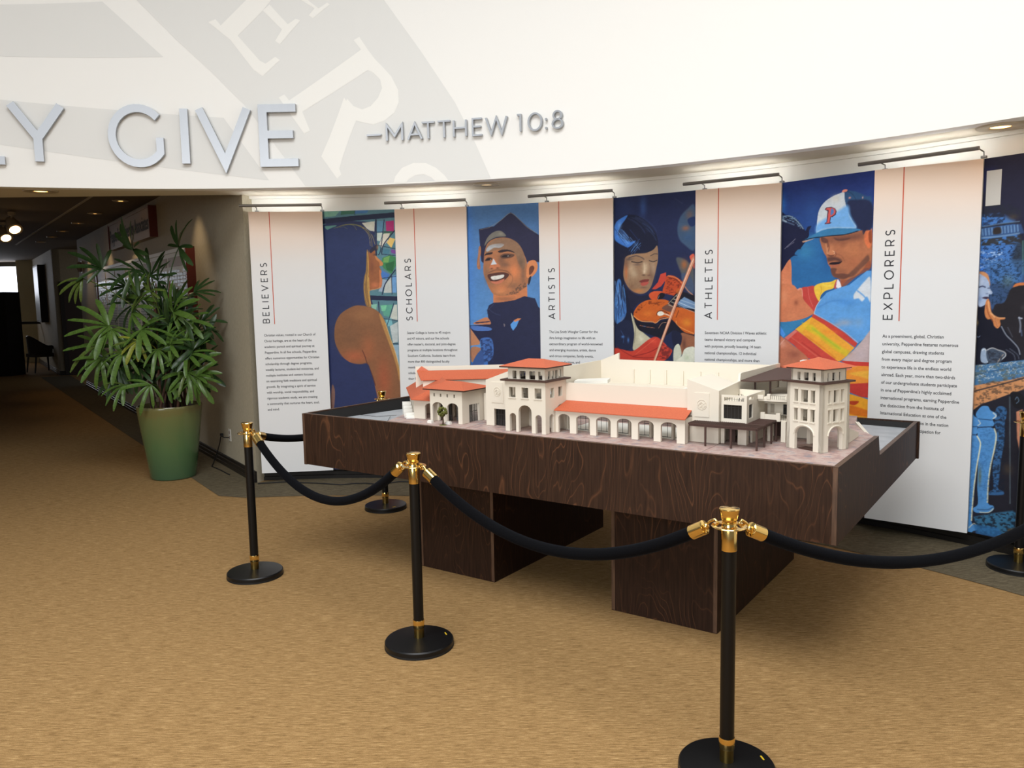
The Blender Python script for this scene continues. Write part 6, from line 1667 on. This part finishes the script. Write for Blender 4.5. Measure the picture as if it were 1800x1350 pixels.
for (dx, dy, z, ang, n, L, tint, spread, droop) in HUBS:
    dy = min(dy, (.575 - .12 - .821 * dx) / .571)
    base = Vector((dx * .22, dy * .22 + rnd.uniform(-.05, .05), .95 + (z - .95) * .62)) if z > 1.1 else Vector((dx * .30, dy * .3, .80))
    h = Vector((dx, dy, z))
    mid = base.lerp(h, .55) + Vector((0, 0, .05))
    fr = MB().tube([base, base.lerp(mid, .5) + Vector((0, 0, .02)), mid, mid.lerp(h, .6) + Vector((0, 0, .01)), h], [.007, .006, .005, .005, .005], 6).build('frond', M[tint], palm, 60)
    a0 = radians(ang)
    ax = Vector((cos(a0), -.55 if dy < 0.12 else .35, sin(a0))); ax.normalize()              # fan axis, leaning outwards
    nrm = Vector((-.35 * sin(a0) + rnd.uniform(-.25, .25), -.85, .45 + rnd.uniform(-.2, .2)))  # faces the room and a little up
    nrm = (nrm - ax * nrm.dot(ax)).normalized(); lat = nrm.cross(ax)
    for i in range(n):
        t = (i / (n - 1) - .5) if n > 1 else 0
        b = radians(spread) * t + rnd.uniform(-.07, .07)
        d = ax * cos(b) + lat * sin(b) + nrm * rnd.uniform(-.05, .28); d.normalize()
        tip = h + d * sc_(L, t); dist = .575 - (.821 * tip.x + .571 * tip.y)
        if dist < .07: d = d - Vector((.821, .571, 0)) * ((.07 - dist) / L * 1.05); d.normalize()
        up = (nrm * .8 + Vector((0, 0, .6))); up = (up - d * up.dot(d)).normalized(); yv = up.cross(d)
        sc = 1.0 * L * (1 - .28 * abs(t) * 2 * .8) * rnd.uniform(.86, 1.12)
        dk = min(2, max(0, droop + rnd.choice((-1, 0, 0, 1))))
        key = tint if rnd.random() > .12 else ('leafb' if tint != 'leaf2' else 'leaf2')
        o = bpy.data.objects.new('leaflet', LV[key, dk]); COL.objects.link(o); o.parent = fr
        o.matrix_local = Matrix(((d.x * sc, yv.x * sc, up.x * sc, h.x), (d.y * sc, yv.y * sc, up.y * sc, h.y), (d.z * sc, yv.z * sc, up.z * sc, h.z), (0, 0, 0, 1)))
        nleaf += 1
# further fans deep inside the crown, too tangled to pick apart
mb = MB(); tints = []
for k in range(40):
    x = rnd.uniform(-.40, .36); z = rnd.uniform(.98, 1.72)
    if z > 1.45: x = abs(x) * .6 - .05
    y = min(rnd.uniform(-.22, .30), (.575 - .22 - .821 * x) / .571); h = Vector((x, y, z))
    a0 = rnd.uniform(0, 6.28); L = rnd.uniform(.22, .32); n = rnd.choice((6, 7, 8)); mi = rnd.choice((0, 0, 1))
    ax = Vector((cos(a0), rnd.uniform(-.6, .2), sin(a0))).normalized(); nrm = Vector((rnd.uniform(-.5, .5), -.8, rnd.uniform(.1, .7))); nrm = (nrm - ax * nrm.dot(ax)).normalized(); lat = nrm.cross(ax)
    st = Vector((x * .3, y * .3, max(.8, z - .45))); mb.tube([st, st.lerp(h, .5) + Vector((0, 0, .05)), h], .005, 5, mi)
    for i in range(n):
        b = radians(rnd.uniform(170, 230)) * (i / (n - 1) - .5); d = (ax * cos(b) + lat * sin(b) + nrm * rnd.uniform(0, .3)).normalized()
        up = nrm * .8 + Vector((0, 0, .6)); up = (up - d * up.dot(d)).normalized(); yv = up.cross(d); sc = L * rnd.uniform(.85, 1.1)
        tip = h + d * sc
        if .575 - (.821 * tip.x + .571 * tip.y) < .06: continue
        me = LV['leaf', rnd.choice((0, 1, 2))]
        mb.add([h + d * (v.co.x * sc) + yv * (v.co.y * sc) + up * (v.co.z * sc) for v in me.vertices], [tuple(p.vertices) for p in me.polygons], mi)
mb.build('inner_foliage', [M['leaf2'], M['leaf']], palm, 60)['kind'] = 'stuff'
for k in range(20):
    a = rnd.uniform(0, 6.28); r = .19 * sqrt(rnd.random()); top = Vector((rnd.uniform(-.36, .32) * .75, rnd.uniform(-.12, .2), rnd.uniform(1.15, 1.95)))
    b = Vector((r * cos(a) * 1.0, r * sin(a), .665)); m1 = b.lerp(top, .45); m1.x = b.x + (top.x - b.x) * .30; m1.y = b.y + (top.y - b.y) * .3
    MB().tube([b, b.lerp(m1, .5), m1, m1.lerp(top, .55), top], [.014, .013, .011, .009, .006], 7).build('cane', M['cane'], palm, 60)

# ================================================================== hallway fittings
M['redwood'] = mat('red_brown_wood', (96, 36, 26), .35)
M['plaqueback'] = mat('plaque_board', (150, 132, 118), .5)
M['plate'] = mat('name_plates', (128, 134, 138), .35, .3)
M['plateback'] = mat('plate_backing', (214, 214, 206), .5)
M['lightframe'] = mat('light_frame', (206, 204, 196), .45)
hr = atan2(HD.y, HD.x)
def hallbox(mb, s0, s1, z0, z1, d0, d1, mi=0): return mb.box((s0, -d1, z0), (s1, -d0, z1), mi)
# in the wall frame: x along the wall away from the corner, -y out of the wall into the hallway (checked with HN)
sgn = 1 if (Vector((-sin(hr), cos(hr), 0)).dot(HN) > 0) else -1
def HB(s0, s1, z0, z1, d0, d1): return MB().box((s0, min(sgn * d0, sgn * d1), z0), (s1, max(sgn * d0, sgn * d1), z1))
hb = thing('honor_board', 'wall-mounted red wood honour board of many small name plates behind the palm', 'board', HP + HD * 1.24, hr)
BLn = 6.70; z0, z1 = .92, 2.345
HB(.03, BLn, z0 + .03, z1 - .03, 0, .08).build('backing', M['plateback'], hb)
for a0, a1, q0, q1 in ((0, .035, z0, z1), (BLn - .035, BLn, z0, z1)): HB(a0, a1, q0, q1, 0, .10).build('frame_side', M['redwood'], hb)
for q0, q1 in ((z0, z0 + .04), (z1 - .04, z1)): HB(.036, BLn - .036, q0, q1, .081, .10).build('frame_rail', M['lightframe'], hb)
mb = MB(); rr_ = random.Random(5)
for c in range(7):                                       # columns of plates, many small strips
    ca = .10 + c * .94
    HB(ca - .02, ca + .86, z0 + .10, z1 - .22, .0801, .083).build('plate_column', M['plateback'], hb)
    HB(ca, ca + .84, z1 - .20, z1 - .09, .0801, .086).build('header_plate', M['plaqueback'], hb)
    for k in range(6):
        for r in range(26):
            if rr_.random() < .08: continue
            x0 = ca + k * .14; q = z1 - .27 - r * .040
            y0, y1 = sorted((sgn * .083, sgn * .0865)); mb.box((x0 + .008, y0, q), (x0 + .132, y1, q + .030))
mb.build('name_plates', M['plate'], hb)['kind'] = 'stuff'
sg = thing('hall_sign', 'long red wood sign with dark blackletter name above the honour board', 'sign', HP + HD * 3.06, hr)
HB(.04, 3.20, 2.60, 2.955, 0, .085).build('sign_face', M['plaqueback'], sg)
HB(0, .04, 2.575, 2.975, 0, .10).build('sign_end', M['redwood'], sg); HB(3.20, 3.24, 2.575, 2.975, 0, .10).build('sign_end', M['redwood'], sg)
for q0 in (2.575, 2.955): HB(.04, 3.20, q0, q0 + .02, 0, .095).build('sign_rail', M['plaqueback'], sg)
me = text_mesh('Pepperdine University Associates', .30)
vs = [v.co.copy() for v in me.vertices]; mx = max(v.x for v in vs); fs = [tuple(p.vertices) for p in me.polygons]
lt = MB(); dep = sgn * .088
for off in (0, .010, .020):                              # heavy strokes
    lt.add([(3.13 - (v.x / mx) * 3.0 - off, dep, 2.685 + v.y * .92 + .04 * 0) for v in vs], fs)
bpy.data.meshes.remove(me); lt.build('sign_lettering', M['ink'], sg)['kind'] = 'stuff'
# wall lamp, outlet and cords
ws = thing('wall_sconce', 'small pale oval wall fitting left of the honour board', 'wall fitting', HP + HD * 10.35, hr)
HB(-.06, .06, 2.36, 2.60, 0, .02).build('back_plate', M['lightframe'], ws); MB().tube([(0, sgn * .05, 2.38), (0, sgn * .06, 2.48), (0, sgn * .05, 2.58)], [.03, .06, .03], 12).build('cover', M['plaqueback'], ws, 60)
ou = thing('wall_outlet', 'white double power outlet low on the hallway wall beside the stanchion', 'outlet', HP + HD * .245, hr)
HB(-.037, .037, .29, .412, 0, .006).build('cover_plate', M['lightframe'], ou)
for q in (.325, .377): HB(-.017, .017, q - .014, q + .014, .006, .008).build('socket', M['plaqueback'], ou)
def hv(s, z, d): return Vector(hall(s, z, d))
pc = MB(); pc.tube([hv(.255, .325, .010), hv(.27, .325, .05), hv(.34, .335, .06), hv(.44, .31, .045), hv(.50, .24, .04), hv(.56, .17, .045), hv(.585, .10, .06), hv(.60, .02, .09), hv(.45, .008, .15), hv(.2, .008, .13), hv(-.1, .008, .12)], .0055, 8)
o = pc.build('power_cord', M['rubber'], None, 60); tag(o, 'black power cord hanging from the wall outlet beside the palm', 'cord')
HB(.228, .262, .312, .338, .008, .034).build('plug', M['rubber'], ou)
pts = [(-2.42, 7.44), (-2.30, 7.47), (-2.16, 7.50), (-2.0, 7.45), (-1.87, 7.42), (-1.74, 7.38), (-1.61, 7.33), (-1.52, 7.37), (-1.40, 7.38), (-1.29, 7.34), (-1.19, 7.35), (-1.08, 7.42), (-.95, 7.40), (-.80, 7.33)]
o = MB().tube([(x, y, .009) for x, y in pts], .0055, 8).build('floor_cord', M['rubber'], None, 60); tag(o, 'black cable lying along the floor under the first text panel', 'cord')
# far end: framed light panel, chair, dark screen, handrail
M['bluepane'] = mat('pale_blue_panel', (170, 190, 206), .35)
fb = thing('framed_picture', 'tall pale blue picture in a deep dark frame on the far hallway wall', 'picture', FQ + FD * 1.95, hr)
y0, y1 = sorted((0, sgn * .17)); MB().box((0, y0, 1.27), (1.30, y1, 2.77)).build('frame', M['doorframe'], fb)
y0, y1 = sorted((sgn * .1705, sgn * .174)); MB().box((.04, y0, 1.31), (1.26, y1, 2.73)).build('picture_panel', M['bluepane'], fb)
ds = thing('dark_screen', 'large dark partition standing at the far left end of the hallway', 'partition', (-13.0, 19.9, 0))
MB().box((-1.2, -.3, 0), (.72, .3, 2.06)).build('partition_body', M['darkscreen'], ds); MB().box((-1.25, -.34, .0), (.40, -.30, .14)).build('plinth', M['darkscreen'], ds)
hrl = thing('handrail', 'dark handrail spanning beside the pale pillar at the hallway end', 'handrail', (-14.4, 23.2, 1.22))
MB().box((-.25, -.03, -.035), (1.05, .03, .035)).build('rail', M['doorframe'], hrl)
for x in (-.2, .98): MB().box((x - .02, -.02, -1.22), (x + .02, .02, -.03)).build('post', M['doorframe'], hrl)
ch = thing('armchair', 'dark wooden tub armchair standing against the far hallway wall', 'chair', (-12.15, 20.75, 0), 2.55)
M['chairwood'] = mat('dark_chair_wood', (26, 20, 18), .3); M['chairfab'] = mat('chair_fabric', (64, 58, 48), .85)
MB().prism([(-.30, -.30), (.30, -.30), (.32, .10), (.22, .30), (-.22, .30), (-.32, .10)], .40, .49).build('seat', M['chairfab'], ch)
ang = [radians(a) for a in range(-20, 201, 10)]
shell = MB(); vs = []
for a in ang:
    k = max(0, sin(a)); zt = .66 + .26 * k ** 1.4
    for r_, zz_ in ((.31, .44), (.34, zt), (.30, zt), (.275, .44)): vs.append((r_ * cos(a), r_ * sin(a), zz_))
m_ = len(ang); shell.add(vs, [(4 * i + j, 4 * i + 4 + j, 4 * i + 4 + (j + 1) % 4, 4 * i + (j + 1) % 4) for i in range(m_ - 1) for j in range(4)] + [(0, 1, 2, 3), (4 * m_ - 1, 4 * m_ - 2, 4 * m_ - 3, 4 * m_ - 4)]).build('backrest', M['chairfab'], ch, 40)
MB().tube([(.32 * cos(a), .32 * sin(a), .67 + .26 * max(0, sin(a)) ** 1.4) for a in ang] , .024, 8).build('arm_rail', M['chairwood'], ch, 60)
for x, y in ((-.27, -.26), (.27, -.26), (-.2, .25), (.2, .25)): MB().tube([(x, y, .43), (x * 1.06, y * (1.05 if y < 0 else 1.25), 0)], [.026, .017], 8).build('leg', M['chairwood'], ch)
for x in (-.29, .29): MB().tube([(x, -.22, .43), (x * 1.03, -.12, .67)], .022, 8).build('arm_post', M['chairwood'], ch)
